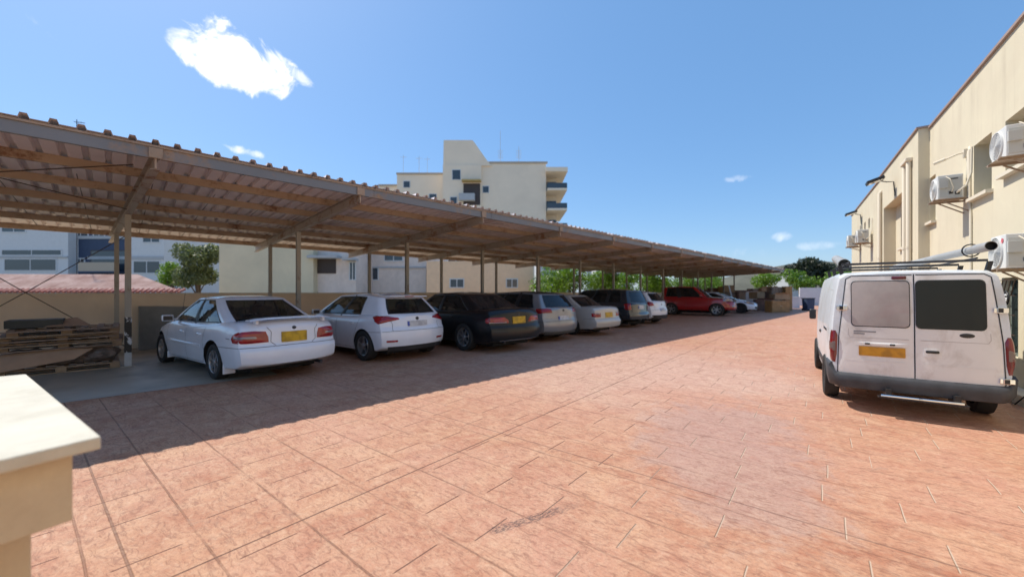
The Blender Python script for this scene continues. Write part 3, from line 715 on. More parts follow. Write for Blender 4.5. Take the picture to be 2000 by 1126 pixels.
# 3 black limousine saloon ------------------------------------------------------------
lim = dict(xr=-1.12, xf=3.9, wb=2.99, w=.95, r=.35, tw=.25, spokes=7, glass='dark',
    top=[(-1.12, .97), (-1.05, 1.03), (-.85, 1.055), (-.3, 1.02), (.5, .97), (2.5, .94), (3.2, .88), (3.7, .76), (3.9, .65)],
    sec=[(0, .9), (.25, .95), (.5, .99), (.7, 1), (.9, .98), (1.05, .93), (1.2, .9)],
    endr=[(.2, .10), (.35, .01), (.5, 0), (.62, .02), (.68, .06), (.9, .08), (1.05, .10)], endf=[(.2, -.05), (.5, 0), (.8, -.1)],
    cab=dict(fb=2.75, ft=1.85, rb=-.52, rt=.30, wb=.83, wt=.63, belt=[(-.6, 1.0), (.8, .94), (2.8, .92)], roof=[(.2, 1.40), (1.0, 1.44), (1.9, 1.41)], r=.16, crown=.05),
    cuts=[(.02, .46, .03, .42), (.48, .93, .46, .93)],
    tail=[(.36, .73), (.37, .80), (.48, .87), (.86, .87), (1.0, .84), (1.02, .76), (.95, .73)], tailclear=[(.44, .735), (.44, .755), (.9, .755), (.9, .735)],
    seams=[[(.5, .27), (.42, .55), (.2, .95)], [(1.35, .25), (1.33, .9)], [(2.4, .26), (2.44, .86)], [(.5, .27), (2.4, .26)]],
    rearseams=[[(-1.4, .65), (0, .66), (1.4, .65)]], handles=[(.5, .84), (1.5, .84)], plate=('plate_y', .46, .79), exhaust=(-1.06, .5, .27), badge=(.91, .04), mir=(2.15, 1.02),
    bands=[(.30, .315, .66, 'chrome')])
p3 = ground_place((-1.30, 10.36), R(135.5), 1.05, .95)
c3, h3, C3 = make_car('black_saloon', (*p3, 0), R(135.5), 1.05, M['paint_black'], lim, 'long black saloon with yellow number plate between the white hatchback and a silver estate')

def pos(s, t): v = CP(s, t); return (v.x, v.y)
# 4 silver estate ------------------------------------------------------------
est = dict(xr=-.95, xf=3.55, wb=2.65, w=.89, r=.335, tw=.22, spokes=5, glass='dark', top_black=True,
    top=[(-.95, .95), (-.88, 1.0), (-.6, 1.0), (.5, .96), (2.0, .94), (2.6, .94), (3.1, .88), (3.45, .76), (3.55, .62)],
    sec=[(0, .9), (.25, .95), (.45, .985), (.62, 1), (.8, .99), (.95, .955), (1.1, .93)],
    endr=[(.2, .10), (.32, .02), (.5, 0), (.62, .02), (.68, .05), (.85, .06), (1.0, .08)], endf=[(.2, -.05), (.5, 0), (.8, -.15)], bowr=.14,
    cab=dict(fb=2.6, ft=1.7, rb=-.83, rt=-.52, wb=.82, wt=.63, belt=[(-.9, .99), (.5, .95), (2.6, .92)], roof=[(-.6, 1.40), (.4, 1.45), (1.7, 1.42)], r=.15, crown=.045, bow=(.12, .09)),
    cuts=[(.02, .36, .04, .36), (.38, .66, .38, .66), (.70, .93, .70, .93)], frame=.07,
    tail=[(.50, .86), (.52, .97), (.80, 1.0), (1.0, .99), (1.06, .90), (.98, .84), (.75, .86)],
    rearseams=[[(-1.3, .60), (0, .62), (1.3, .60)]], plate=('plate_w', .50, .70), badge=(.92, .045), bands=[(.23, .30, .8, 'trim')], seams=[], handles=[(.5, .82), (1.4, .82)], mir=(2.05, 1.02))
make_car('silver_estate', (*pos(10.05, 8.55), 0), R(135.5), 1.06, M['paint_silver'], est, 'silver estate car with dark roof and windows, next to the black limousine saloon')
# 5 old silver saloon ------------------------------------------------------------
old = dict(xr=-1.05, xf=3.25, wb=2.5, w=.83, r=.295, tw=.18, spokes=5, glass='dark', rad=.05,
    top=[(-1.05, .88), (-1.0, .93), (-.8, .955), (-.3, .955), (.5, .92), (2.1, .90), (2.8, .86), (3.15, .78), (3.25, .70)],
    sec=[(0, .9), (.25, .96), (.5, 1), (.7, .995), (.9, .97), (1.2, .95)],
    endr=[(.2, .08), (.3, .0), (.48, -.02), (.55, .03), (.6, .05), (.95, .08)], endf=[(.2, -.03), (.5, 0), (.8, -.05)], bowr=.07,
    cab=dict(fb=2.15, ft=1.4, rb=-.4, rt=.25, wb=.74, wt=.58, belt=[(-.5, .93), (.8, .90), (2.2, .88)], roof=[(.1, 1.32), (.8, 1.345), (1.5, 1.32)], r=.11, crown=.045),
    cuts=[(.02, .475, .03, .42), (.50, .94, .46, .94)],
    tail=[(.48, .64), (.48, .77), (.78, .77), (.88, .76), (.88, .65), (.78, .64)], tailclear=[(.5, .73), (.5, .755), (.76, .755), (.76, .73)],
    rearseams=[[(-1.2, .575), (0, .58), (1.2, .575)]], plate=('plate_y', .46, .70), seams=[], handles=[(.5, .78), (1.3, .78)], mir=(1.65, .97))
make_car('old_beige_saloon', (*pos(12.55, 8.5), 0), R(135), 1.06, M['paint_beige'], old, 'old boxy silver-beige saloon with small tail lights and yellow plate')
# 6 black sport utility ------------------------------------------------------------
suv = dict(xr=-.85, xf=3.5, wb=2.6, w=.90, r=.36, tw=.23, spokes=5, glass='dark',
    top=[(-.85, .98), (-.8, 1.03), (-.5, 1.05), (.5, 1.03), (2.0, 1.02), (2.6, 1.0), (3.1, .95), (3.4, .85), (3.5, .72)],
    bot=[(-.85, .36), (0, .28), (2.6, .28), (3.5, .34)],
    sec=[(0, .9), (.3, .96), (.5, 1), (.8, .99), (1.0, .96), (1.3, .94)],
    endr=[(.2, .08), (.35, .0), (.55, -.01), (.62, .03), (.8, .05), (1.05, .07)], endf=[(.2, -.05), (.5, 0), (.9, -.08)], bowr=.11,
    cab=dict(fb=2.6, ft=1.8, rb=-.76, rt=-.55, wb=.84, wt=.67, belt=[(-.9, 1.03), (2.6, .98)], roof=[(-.6, 1.56), (.4, 1.60), (1.8, 1.57)], r=.14, crown=.05, bow=(.1, .07)),
    cuts=[(.02, .36, .04, .36), (.38, .66, .38, .66), (.70, .92, .70, .92)], frame=.06,
    tail=[(.70, .78), (.72, 1.02), (.92, 1.02), (1.02, .98), (1.02, .80), (.9, .76)],
    rearseams=[[(-1.2, .62), (0, .62), (1.2, .62)]], plate=('plate_w', .46, .86), seams=[], handles=[(.5, .86), (1.4, .86)], mir=(2.05, 1.12), bands=[(.37, .50, .85, 'bumper_grey')])
make_car('black_sport_utility', (*pos(16.3, 8.9), 0), R(134), 1.04, M['paint_darkblue'], suv, 'tall black sport utility car with upright red tail lights, between beige saloon and white hatchback')
# 7 second white hatchback ------------------------------------------------------------
h7 = dict(hat); h7.update(glass='dark', tail=[(.62, .86), (.66, 1.0), (.85, 1.06), (1.0, 1.0), (1.0, .90), (.85, .84)], bands=[(.24, .42, .80, 'trim')], plate=('plate_w', .46, .66))
h7['top'] = [(x, z + .06) for x, z in hat['top']]; h7['cab'] = dict(hat['cab'], belt=[(x, z + .06) for x, z in hat['cab']['belt']], roof=[(x, z + .10) for x, z in hat['cab']['roof']])
make_car('white_hatchback', (*pos(19.0, 9.1), 0), R(134), 1.05, M['paint_white'], h7, 'small white hatchback with dark windows beside the red off-roader')
# 8 red three-door off-roader, nose out ------------------------------------------------------------
red = dict(suv); red.update(xr=-.75, xf=3.25, wb=2.4, spokes=6, head=[(.50, .80), (.52, .96), (.80, 1.0), (1.02, .94), (1.02, .80)], cuts=[(.03, .55, .06, .52), (.64, .93, .62, .93)],
    top=[(-.75, 1.0), (-.5, 1.05), (.5, 1.03), (1.7, 1.02), (2.3, 1.0), (2.9, .94), (3.15, .86), (3.25, .74)], handles=[(1.0, .88)], seams=[[(.85, .3), (.82, 1.0)], [(2.0, .3), (2.0, 1.0)]])
red['cab'] = dict(suv['cab'], fb=2.05, ft=1.35, rb=-.66, rt=-.48, roof=[(-.6, 1.58), (.4, 1.62), (1.8, 1.58)]); red['mir'] = (1.62, 1.13); red['bot'] = [(-.75, .38), (0, .30), (2.4, .30), (3.25, .36)]
del red['plate']; red['plan'] = [(-.75, .93), (-.6, .965), (0, 1), (1.2, 1), (2.3, .995), (2.95, .95), (3.25, .86)]
o8, h8, C8 = make_car('red_off_roader', (*pos(27.9, 11.3), 0), R(135 + 180 + 8), 1.18, M['paint_red'], red, 'red three-door off-roader parked nose out under the carport')
for k in (-1, 1): patch(lambda q, z, off: h8.wrap('front', q, z, k, off), rrect(.45, .62, .5, .6, .03), .01, .004).build('fog_light', M['clearlens'], o8, smooth=True)
patch(lambda q, z, off: h8.wrap('front', q, z, 1, off), rrect(-.42, .42, .78, .93, .03), .006, .003, sub=8).build('grille', M['trim'], o8, smooth=True)
# 9 white coupe, nose out ------------------------------------------------------------
cou = dict(sed); cou.update(xr=-.9, xf=3.35, wb=2.55, glass='dark', spokes=5, darkrim=True, head=[(.45, .56), (.50, .68), (.85, .76), (1.1, .74), (1.0, .60)], cuts=[(.03, .52, .06, .55), (.55, .84, .60, .85)],
    top=[(-.9, .86), (-.8, .92), (-.3, .95), (.5, .90), (1.9, .86), (2.5, .80), (3.0, .70), (3.25, .60), (3.35, .52)], seams=[[(1.0, .25), (.98, .85)], [(2.05, .25), (2.1, .8)]], handles=[(1.15, .72)],
    cab=dict(fb=2.35, ft=1.25, rb=-.65, rt=.25, wb=.74, wt=.55, belt=[(-.6, .92), (.8, .86), (2.3, .80)], roof=[(.1, 1.22), (.8, 1.255), (1.4, 1.23)], r=.14, crown=.045), mir=(1.65, .93))
for k in ('plate', 'badge', 'exhaust', 'strip'): cou.pop(k)
o9, h9, C9 = make_car('white_coupe', (*pos(32.9, 11.4), 0), R(135 + 180 + 6), 1.20, M['paint_white'], cou, 'low white coupe parked nose out beside the red off-roader')
patch(lambda q, z, off: h9.wrap('front', q, z, 1, off), rrect(-.45, .45, .30, .42, .04), .004, .003, sub=8).build('grille', M['trim'], o9, smooth=True)

# ------------------------------------------------------------------ the van
vroot = empty('panel_van', (5.44, 5.50, 0), R(54.5), (.88, .835, .93)); tag(vroot, 'dirty white panel van with roof rack, parked close to the cream building', 'van')
vh = Hull(-.97, 3.89, .985, [(-.97, .955), (-.85, .975), (-.3, 1), (2.5, 1), (3.3, .97), (3.89, .80)],
    [(-.97, 1.95), (-.85, 1.985), (0, 2.0), (2.2, 2.0), (2.6, 1.93), (3.15, 1.30), (3.6, 1.12), (3.89, .95)], [(-.97, .44), (-.7, .36), (0, .34), (3, .32), (3.89, .36)],
    [(0, .93), (.4, .955), (.62, .985), (.95, 1.0), (1.2, .99), (1.6, .95), (1.85, .905), (2.0, .875)],
    [(.3, .02), (.5, 0), (.62, 0), (.9, .015), (1.3, .03), (1.7, .06), (2.0, .10)], [(.3, -.05), (.6, 0), (1.0, -.05)], .045, .30, .075, .02)
hull_body(vh, [M['paint_van'], M['well']], vroot, [(0, .40), (2.93, .40)])
for x in (0, 2.93):
    for sd in (1, -1): wheel(vroot, x, sd * .90, .33, .21, 8, sd, True)
vr = lambda q, z, off: vh.wrap('rear', q, z, 1, off)
def vq(y, z): return y
dirtd = mat('van_door', (.70, .685, .67), .42, coat=.25, var=.05, vscale=1.6, dirt=(.42, .37, .33), dscale=2.6, damt=.6)
blank = mat('faded_grey_panel', (.36, .325, .31), .55, var=.16, vscale=2.5, dirt=(.36, .22, .22), dscale=1.4, damt=.45)
for sd in (1, -1):
    dr = patch(lambda q, z, off: vh.wrap('rear', q, z, sd, off), [(.012, .565), (.012, 1.93), (.70, 1.93), (.76, 1.90), (.80, 1.55), (.85, 1.1), (.865, .62), (.83, .58)], .010, .002, rings=6, sub=8).build('rear_door', dirtd, vroot, smooth=True, angle=30)
    # seam round the door
    sm = ribbon(lambda q, z, off: vh.wrap('rear', q, z, sd, off), [(0, .55), (.0, 1.95)], .012, .003); ribbon(lambda q, z, off: vh.wrap('rear', q, z, sd, off), [(.02, 1.94), (.70, 1.94), (.77, 1.90), (.81, 1.55), (.86, 1.1), (.877, .62), (.84, .565), (.5, .553), (.0, .55)], .012, .004, mb=sm)
    sm.build('door_seam', M['trim'], dr)
    wd = patch(lambda q, z, off: vh.wrap('rear', q, z, sd, off), rrect(.055, .70, 1.26, 1.86, .05) if sd > 0 else rrect(.02, .70, 1.25, 1.86, .05), .003, .016, rings=3, sub=5)
    wd.build('blanked_window' if sd > 0 else 'rear_window', blank if sd > 0 else M['vanglass'] if 'vanglass' in M else M['trim'], dr, smooth=True)
    patch(lambda q, z, off: vh.wrap('rear', q, z, sd, off), rrect(.045 if sd > 0 else .012, .710, 1.248, 1.870, .055), .001, .0135, rings=2, sub=5).build('window_seal', M['trim'], dr)
    for z in (1.50, .67):
        if sd > 0 and z < 1: continue
        hg = MB(); p = vh.wrap('rear', .83 if z > 1 else .875, z, sd, .004)
        T = Matrix.Translation(p) @ Matrix.Rotation(R(0), 4, 'Z'); hg.box(-.03, .004, -.075, .06, -.028, .028, 0, T); hg.box(-.045, -.028, -.03, .03, -.032, .032, 1, T)
        hg.build('hinge', [M['chrome'], M['trim']], dr, bevel=.006)
# pressed swage lines on the door skins
for sd in (1, -1):
    ribbon(lambda q, z, off: vh.wrap('rear', q, z, sd, off), [(.10, .80), (.80, .80)], .01, .0125, n=20).build('door_crease', dirtd, vroot)
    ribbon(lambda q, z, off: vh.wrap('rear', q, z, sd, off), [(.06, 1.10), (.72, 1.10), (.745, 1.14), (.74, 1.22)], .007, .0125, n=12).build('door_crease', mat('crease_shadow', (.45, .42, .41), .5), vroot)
o = patch(lambda q, z, off: vh.wrap('rear', q, z, -1, off), rrect(.09, .27, .88, 1.0, .03), .003, .014).build('handle_plate', dirtd, vroot, smooth=True)
patch(lambda q, z, off: vh.wrap('rear', q, z, -1, off), rrect(.11, .25, .945, .98, .015), .012, .018).build('door_handle', M['trim'], vroot, smooth=True)
patch(lambda q, z, off: vh.wrap('rear', q, z, -1, off), [(.52 + .075 * math.cos(a), 1.185 + .028 * math.sin(a)) for a in [2 * math.pi * k / 16 for k in range(16)]], .006, .014, sub=1).build('badge', M['trim'], vroot, smooth=True)
po = patch(vr, rrect(.10, .62, .862, .988, .01), .002, .020, rings=2).build('number_plate', M['plate_o'], vroot)
tb = MB(); tb.box(0, 1, 0, 1, 0, 1)
patch(vr, rrect(.07, .67, .995, 1.045, .015), .012, .012, rings=3).build('plate_light_housing', dirtd, vroot, smooth=True)
for q in (.24, .52): patch(vr, rrect(q - .03, q + .03, 1.012, 1.035, .008), .004, .025).build('plate_light', M['trim'], vroot)
for (q0, q1, z) in ((.42, .68, 1.185), (.55, .68, 1.155)):
    patch(vr, rrect(q0, q1, z - .009, z + .009, .004), .001, .013, rings=2).build('lettering', mat('badge_grey', (.22, .22, .23), .4, metal=.5), vroot)
patch(vr, rrect(.08, .24, 1.885, 1.925, .008), .012, .012).build('brake_light', mat('brake_red', (.10, .008, .012), .3, coat=.4), vroot, smooth=True)
for sd in (1, -1):
    f = lambda q, z, off: vh.wrap('rear', q, z, sd, off)
    tl = patch(f, [(.905, .74), (.885, .85), (.875, 1.12), (.90, 1.18), (1.0, 1.18), (1.03, 1.05), (1.03, .76)], .018, .004).build('tail_light', M['vanlens'], vroot, smooth=True, angle=50)
    patch(f, rrect(.90, 1.015, .90, 1.03, .01), .004, .021).build('reversing_lens', mat('smoky_lens', (.16, .11, .10), .2, coat=.5), tl, smooth=True)
    # sides: sliding door rail and recessed panel lines
    fs = lambda x, z, off: vh.side(x, z, sd, off)
    ribbon(fs, [(-.55, .95), (-.6, 1.75), (.9, 1.80), (1.0, .95)], .012, .003).build('side_panel_line', mat('panel_line', (.45, .45, .44), .5), vroot)
    patch(fs, rrect(-.35, .35, 1.13, 1.165, .012), .006, .003, sub=8).build('door_rail', M['trim'], vroot)
    patch(fs, rrect(1.05, 1.25, 1.0, 1.05, .02), .02, .003).build('door_handle', M['trim'], vroot, smooth=True)
    patch(fs, rrect(.55, 2.4, .45, .60, .03), .012, .003, sub=10).build('rub_strip', M['bumper_grey'], vroot, smooth=True)
    mb = MB(); mb.box(2.74, 2.82, sd * .99, sd * 1.12, 1.15, 1.36); mb.build('mirror', M['trim'], vroot, bevel=.03, smooth=True)
# wraparound bumper with step
mb = MB(); vs = []; n = 60; Z = [.40, .415, .50, .565, .60, .61]; OFF = [.0, .045, .06, .055, .03, .0]
hw = 1.42
for i in range(n + 1):
    q = -hw + 2 * hw * i / n; e = max(0, (abs(q) - 1.05) / (hw - 1.05)); lift = .10 * max(0, 1 - abs(abs(q) - .99) / .10) * 0
    for z, o_ in zip(Z, OFF):
        zz = z + (.13 if (z > .55 and abs(q) > .93) else 0); vs.append(vr(q, min(zz, .75), o_ * (1 - .5 * e)))
m_ = len(Z); mb.put(vs, [(i * m_ + j, i * m_ + j + 1, (i + 1) * m_ + j + 1, (i + 1) * m_ + j) for i in range(n) for j in range(m_ - 1)])
bo = mb.build('bumper', M['bumper_grey'], vroot, smooth=True, angle=50)
for y in (.12, -.28):
    MB().tube([(-1.12, y + .27, .375), (-1.12, y - .17, .375)], .018, 10).build('step_bar', M['chrome'], vroot, smooth=True)
MB().box(-1.14, -1.04, -.50, .42, .345, .365).build('step', M['trim'], vroot, bevel=.006)
for y in (.3, -.4): MB().box(-1.1, -.8, y - .03, y + .03, .35, .46).build('step_bracket', M['trim'], vroot)
# roof rack
rk = empty('roof_rack', (0, 0, 0)); rk.parent = vroot
for x in (-.62, .5, 1.6):
    MB().bar((x, -.80, 2.115), (x, .80, 2.115), .035, .03).build('crossbar', M['bumper_grey'], rk)
    for sd in (1, -1): MB().obox((x - .03, sd * .80, 2.10), (.06, 0, 0), (0, -sd * .03, -.13), (0, sd * .05, 0)).build('rack_foot', M['trim'], rk)
for sd in (1, -1): MB().tube([(-.62, sd * .70, 2.145), (1.6, sd * .70, 2.145)], .012, 8).build('side_rail', M['bumper_grey'], rk, smooth=True)
# load: two grey plastic pipes lashed to the rack
pvc = mat('grey_plastic_pipe', (.33, .33, .32), .5, var=.15, vscale=3, dirt=(.2, .19, .17), dscale=3, damt=.4)
for ch in [c for c in COL.objects if c.parent == vroot and not c.name.startswith('wheel')]: ch.location.z -= .10; ch.scale.z = 1.03
def vw(x, y, z): z -= .07; return Matrix.LocRotScale(vroot.location, vroot.rotation_euler, vroot.scale) @ Vector((x, y, z))
def pipe(name, p, q, r, lab):
    p, q = vw(*p), vw(*q); d = (q - p).normalized()
    mb = MB(); mb.tube([p, p + d * .02, p + d * .30, p + d * .31, q], [r * 1.12, r * 1.12, r * 1.12, r, r], 20, 0, cap=False)
    mb.tube([q, p + d * .31, p], [r * .9, r * .9, r * 1.0], 20, 1, cap=False)
    a = d.orthogonal().normalized(); b = d.cross(a); ring = []
    n = 20; vs = [p + (a * math.cos(2 * math.pi * k / n) + b * math.sin(2 * math.pi * k / n)) * rr for rr in (r * 1.12, r) for k in range(n)]
    mb.put(vs, [(k, (k + 1) % n, n + (k + 1) % n, n + k) for k in range(n)], 0)
    # closed a little way in
    k0 = p + d * .06; mb.put([k0 + (a * math.cos(2 * math.pi * k / n) + b * math.sin(2 * math.pi * k / n)) * r for k in range(n)], [tuple(range(n))], 1)
    o = mb.build(name, [pvc, M['rubber']], None, smooth=True, angle=50); return tag(o, lab, 'pipe')
pipe('plastic_pipe', (-1.02, -.72, 2.30), (2.3, -.30, 2.20), .048, 'thick grey plastic pipe sticking out over the right rear corner of the van roof')
pipe('plastic_pipe', (1.0, .62, 2.24), (3.6, .55, 2.50), .075, 'grey pipe with dark end rising above the left side of the van roof')
mb = MB()
p = vw(-.55, -.66, 2.285); mb.tube([p + Vector((.075 * math.cos(a) * UB.y, -.075 * math.cos(a) * UB.x, .075 * math.sin(a))) for a in [2 * math.pi * k / 16 for k in range(17)]], .008, 6)
tag(mb.build('strap', M['trim'], None, smooth=True), 'black tie strap looped round the thick pipe on the van rack', 'strap')
# ------------------------------------------------------------------ carport
POST = [.19 + 3.26 * k for k in range(-2, 14)]
S0, S1 = -7.2, 44.2; T0, T1 = 7.62, 16.3  # roof length added past the rear posts to keep the ground behind shaded
def zr(t): return 3.69 - .047 * (t - 7.65)
cpo = tag(empty('carport', CP(0, 11), ANG_U), 'long rusty steel carport with corrugated roof and tan purlins over the row of cars', 'carport')
CM = Matrix.LocRotScale(cpo.location, cpo.rotation_euler, Vector((1, 1, 1))).inverted()
def cbuild(mb, name, mats, **kw):
    o = mb.build(name, mats, None, **kw); o.data.transform(CM); o.parent = cpo; return o
def cobox(mb, s0, s1, t0, t1, z0, z1, mi=0, zs=0):
    p = CP(s0, t0, z0); return mb.obox(p, U * (s1 - s0), N * (t1 - t0) + Vector((0, 0, zs)), (0, 0, z1 - z0), mi)
prof = []; s = S0
while s < S1:
    prof += [(s, 0), (s + .125, 0), (s + .14, .056), (s + .20, .056), (s + .22, 0)]; s += .24
rng = random.Random(3)
ts = [T0, 9.5, 11.5, 13.5, T1]; vs = []
for t in ts:
    for (s, h_) in prof: vs.append(CP(s, t + (rng.uniform(-.004, .004) if t != T0 else 0), zr(t) + h_))
n = len(prof); fs = [(i * n + j, i * n + j + 1, (i + 1) * n + j + 1, (i + 1) * n + j) for i in range(len(ts) - 1) for j in range(n - 1)]
o = addmesh('roof_sheet', vs, fs, M['roofsheet']); sd_ = o.modifiers.new('s', 'SOLIDIFY'); sd_.thickness = .004; evalmesh(o, None); o.data.materials.append(M['rooftop']); o.data.update()
zc = {}
for p_ in o.data.polygons:
    c_ = p_.center; zc.setdefault((round(c_.x, 2), round(c_.y, 2)), []).append((c_.z, p_.index))
for L_ in zc.values():
    if len(L_) > 1: o.data.polygons[max(L_)[1]].material_index = 1
for p_ in o.data.polygons:
    if abs(p_.normal.z) < .2 and p_.area < .01: p_.material_index = 1
o.data.transform(CM); o.parent = cpo
# sheet overlaps read as thin dark lines underneath
mb = MB(); s = S0 + .97
while s < S1:
    p = CP(s, T0 + .1, zr(T0) - .006); mb.obox(p, U * .012, CP(s, T1 - .1, zr(T1) - .006) - p, (0, 0, .004)); s += .96
cbuild(mb, 'sheet_overlap', M['trim'])
# front edge channel in lengths, with tan capping angle
for i in range(-2, 14):
    a, b = (POST[0] + 3.26 * (i + 2) - .0), 0
edges = [S0] + [p + .28 for p in POST] + [S1]
for a, b in zip(edges, edges[1:]):
    if b - a < .05: continue
    mb = MB(); cobox(mb, a + .004, b - .004, 7.66, 7.668, 3.485, 3.64); cobox(mb, a + .004, b - .004, 7.668, 7.72, 3.485, 3.492); cobox(mb, a + .004, b - .004, 7.668, 7.72, 3.633, 3.64)
    for q in (a + .08, b - .36):
        for z in (3.53, 3.60): p = CP(q, 7.654, z); mb.tube([p, p - N * -.008], .012, 8)
    cbuild(mb, 'edge_channel', M['galv'])
mb = MB(); cobox(mb, S0, S1, 7.640, 7.70, 3.642, 3.672); cbuild(mb, 'edge_capping', M['steel_tan'])
for t in (9.05, 10.35, 11.75, 13.05, 14.30, 15.9):
    mb = MB(); z1 = zr(t) - .006; cobox(mb, S0, S1, t, t + .008, z1 - .135, z1); cobox(mb, S0, S1, t + .008, t + .055, z1 - .135, z1 - .128); cobox(mb, S0, S1, t + .008, t + .055, z1 - .008, z1)
    cobox(mb, S0, S1, t + .048, t + .055, z1 - .128, z1 - .112)
    cbuild(mb, 'purlin', M['steel_tan'])
beams = MB()
def skew(k, t): return 0 if k != 2 else -.06 * (t - 11.45)
for k, s in enumerate(POST):
    mb = MB(); zt = lambda t: zr(t) - .142
    for (ta, tb) in ((7.74, 16.0),):
        sl_ = zt(tb) - zt(ta); top = zt(ta)
        DD = CP(s + skew(k, tb), tb, 0) - CP(s + skew(k, ta), ta, 0) + Vector((0, 0, sl_)); sa = s + skew(k, ta)
        mb.obox(CP(sa - .055, ta, top - .010), U * .11, DD, (0, 0, .010))
        mb.obox(CP(sa - .055, ta, top - .20), U * .11, DD, (0, 0, .010))
        mb.obox(CP(sa - .004, ta, top - .190), U * .008, DD, (0, 0, .180))
    cbuild(mb, 'beam', M['steel_beam'])
    sF = s; s = sF + skew(k, 7.7)
    mb = MB(); cobox(mb, s - .075, s + .075, 7.632, 7.646, 3.49, 3.632); cobox(mb, s - .012, s + .012, 7.67, 7.76, 3.34, 3.62)
    for dq in (-.045, .045):
        p = CP(s + dq, 7.640, 3.545); mb.tube([p, p - N * .012], .012, 6)
    cbuild(mb, 'bracket', M['steel_tan'])
    for t in (9.05, 10.35, 11.75, 13.05, 14.30): # cleats joining purlins to the beam
        mb = MB(); z1 = zr(t) - .142; s = sF + skew(k, t); cobox(mb, s - .16, s + .16, t - .012, t - .002, z1 + .012, z1 + .115)
        for dq in (-.12, -.08, .08, .12): p = CP(s + dq, t - .012, z1 + .065); mb.tube([p, p - N * .01], .01, 6)
        cbuild(mb, 'cleat', M['steel_tan'])
    for t, nm in ((11.45, 'front'), (14.15, 'rear')):
        s = sF + skew(k, t); ztop = zr(t) - .342; mb = MB(); wd = .10 if t < 12 else .09
        # square hollow post / H section
        cobox(mb, s - wd / 2, s + wd / 2, t - wd / 2, t - wd / 2 + .012, 0, ztop); cobox(mb, s - wd / 2, s + wd / 2, t + wd / 2 - .012, t + wd / 2, 0, ztop)
        cobox(mb, s - .006, s + .006, t - wd / 2 + .012, t + wd / 2 - .012, 0, ztop)
        cobox(mb, s - .10, s + .10, t - .10, t + .10, .004, .016)
        cbuild(mb, 'post', M['steel_post'])
# painted warning sleeve on the nearest post
def peel():
    m = bpy.data.materials.new('peeling_black_paint'); m.use_nodes = True; g = NT(m.node_tree); b = g.n['Principled BSDF']; t = g.add('ShaderNodeTexCoord')
    n = g.noise(g.vm('MULTIPLY', t.outputs['Object'], (1, 1, .45)).outputs[0], 7, 5, .6, .6)
    g.put(b.inputs['Base Color'], g.mix(g.ramp(n, [(.56, 0), (.58, 1)]), (.008, .008, .009), (.55, .55, .56))); b.inputs['Roughness'].default_value = .5; return m
mb = MB(); cobox(mb, .19 - .056, .19 + .056, 11.45 - .056, 11.45 + .056, .30, 1.03); cbuild(mb, 'painted_sleeve', peel())
mb = MB(); cobox(mb, .19 - .054, .19 + .054, 11.45 - .054, 11.45 + .054, .017, .298); cbuild(mb, 'base_casing', mat('pale_grey_paint', (.40, .40, .39), .6, var=.2))
# bracing rods
for p, q in (((.19, 14.2, .15), (-3.07, 14.2, 3.0)), ((.19, 14.2, 3.0), (-3.07, 14.2, .15)), ((.19, 11.6, 3.30), (-3.07, 8.2, 3.47)), ((.19, 8.2, 3.47), (-3.07, 11.6, 3.30))):
    mb = MB(); a, b = CP(*p), CP(*q); mid = (a + b) / 2 - Vector((0, 0, .03)); mb.tube([a, mid, b], .009, 6); cbuild(mb, 'brace_rod', M['dark_steel'])
# ------------------------------------------------------------------ back wall
M['wall_tan'] = mat('tan_render', (.82, .64, .46), .85, var=.10, vscale=.8, dirt=(.66, .52, .38), dscale=.5, damt=.45, bump=.3, bscale=60)
M['cap'] = mat('pale_render', (.62, .56, .46), .8, var=.08, bump=.2)
bw = tag(empty('boundary_wall', CP(18, 15, 0), ANG_U), 'low tan rendered wall with pale coping behind the carport', 'wall')
BM_ = Matrix.LocRotScale(bw.location, bw.rotation_euler, Vector((1, 1, 1))).inverted()
mb = MB(); cobox(mb, -14, 46, 15.0, 15.2, 0, 1.51); o = mb.build('masonry', M['wall_tan']); o.data.transform(BM_); o.parent = bw
mb = MB(); cobox(mb, -14, 46, 14.97, 15.23, 1.512, 1.535); o = mb.build('coping', M['cap']); o.data.transform(BM_); o.parent = bw
# concrete block by the wall, top dips to the right
mb = MB(); prf = [(0, 0), (3.6, 0), (3.6, .98), (2.6, 1.05), (1.2, 1.13), (0, 1.17)]
mb.prism(prf, CP(.45, 14.4), U, (0, 0, 1), N * .55); tag(mb.build('concrete_block', mat('rough_concrete', (.22, .21, .19), .85, var=.25, vscale=2, bump=.5, bscale=20), bevel=.01), 'dark rough concrete block against the tan wall behind the white saloon', 'block')

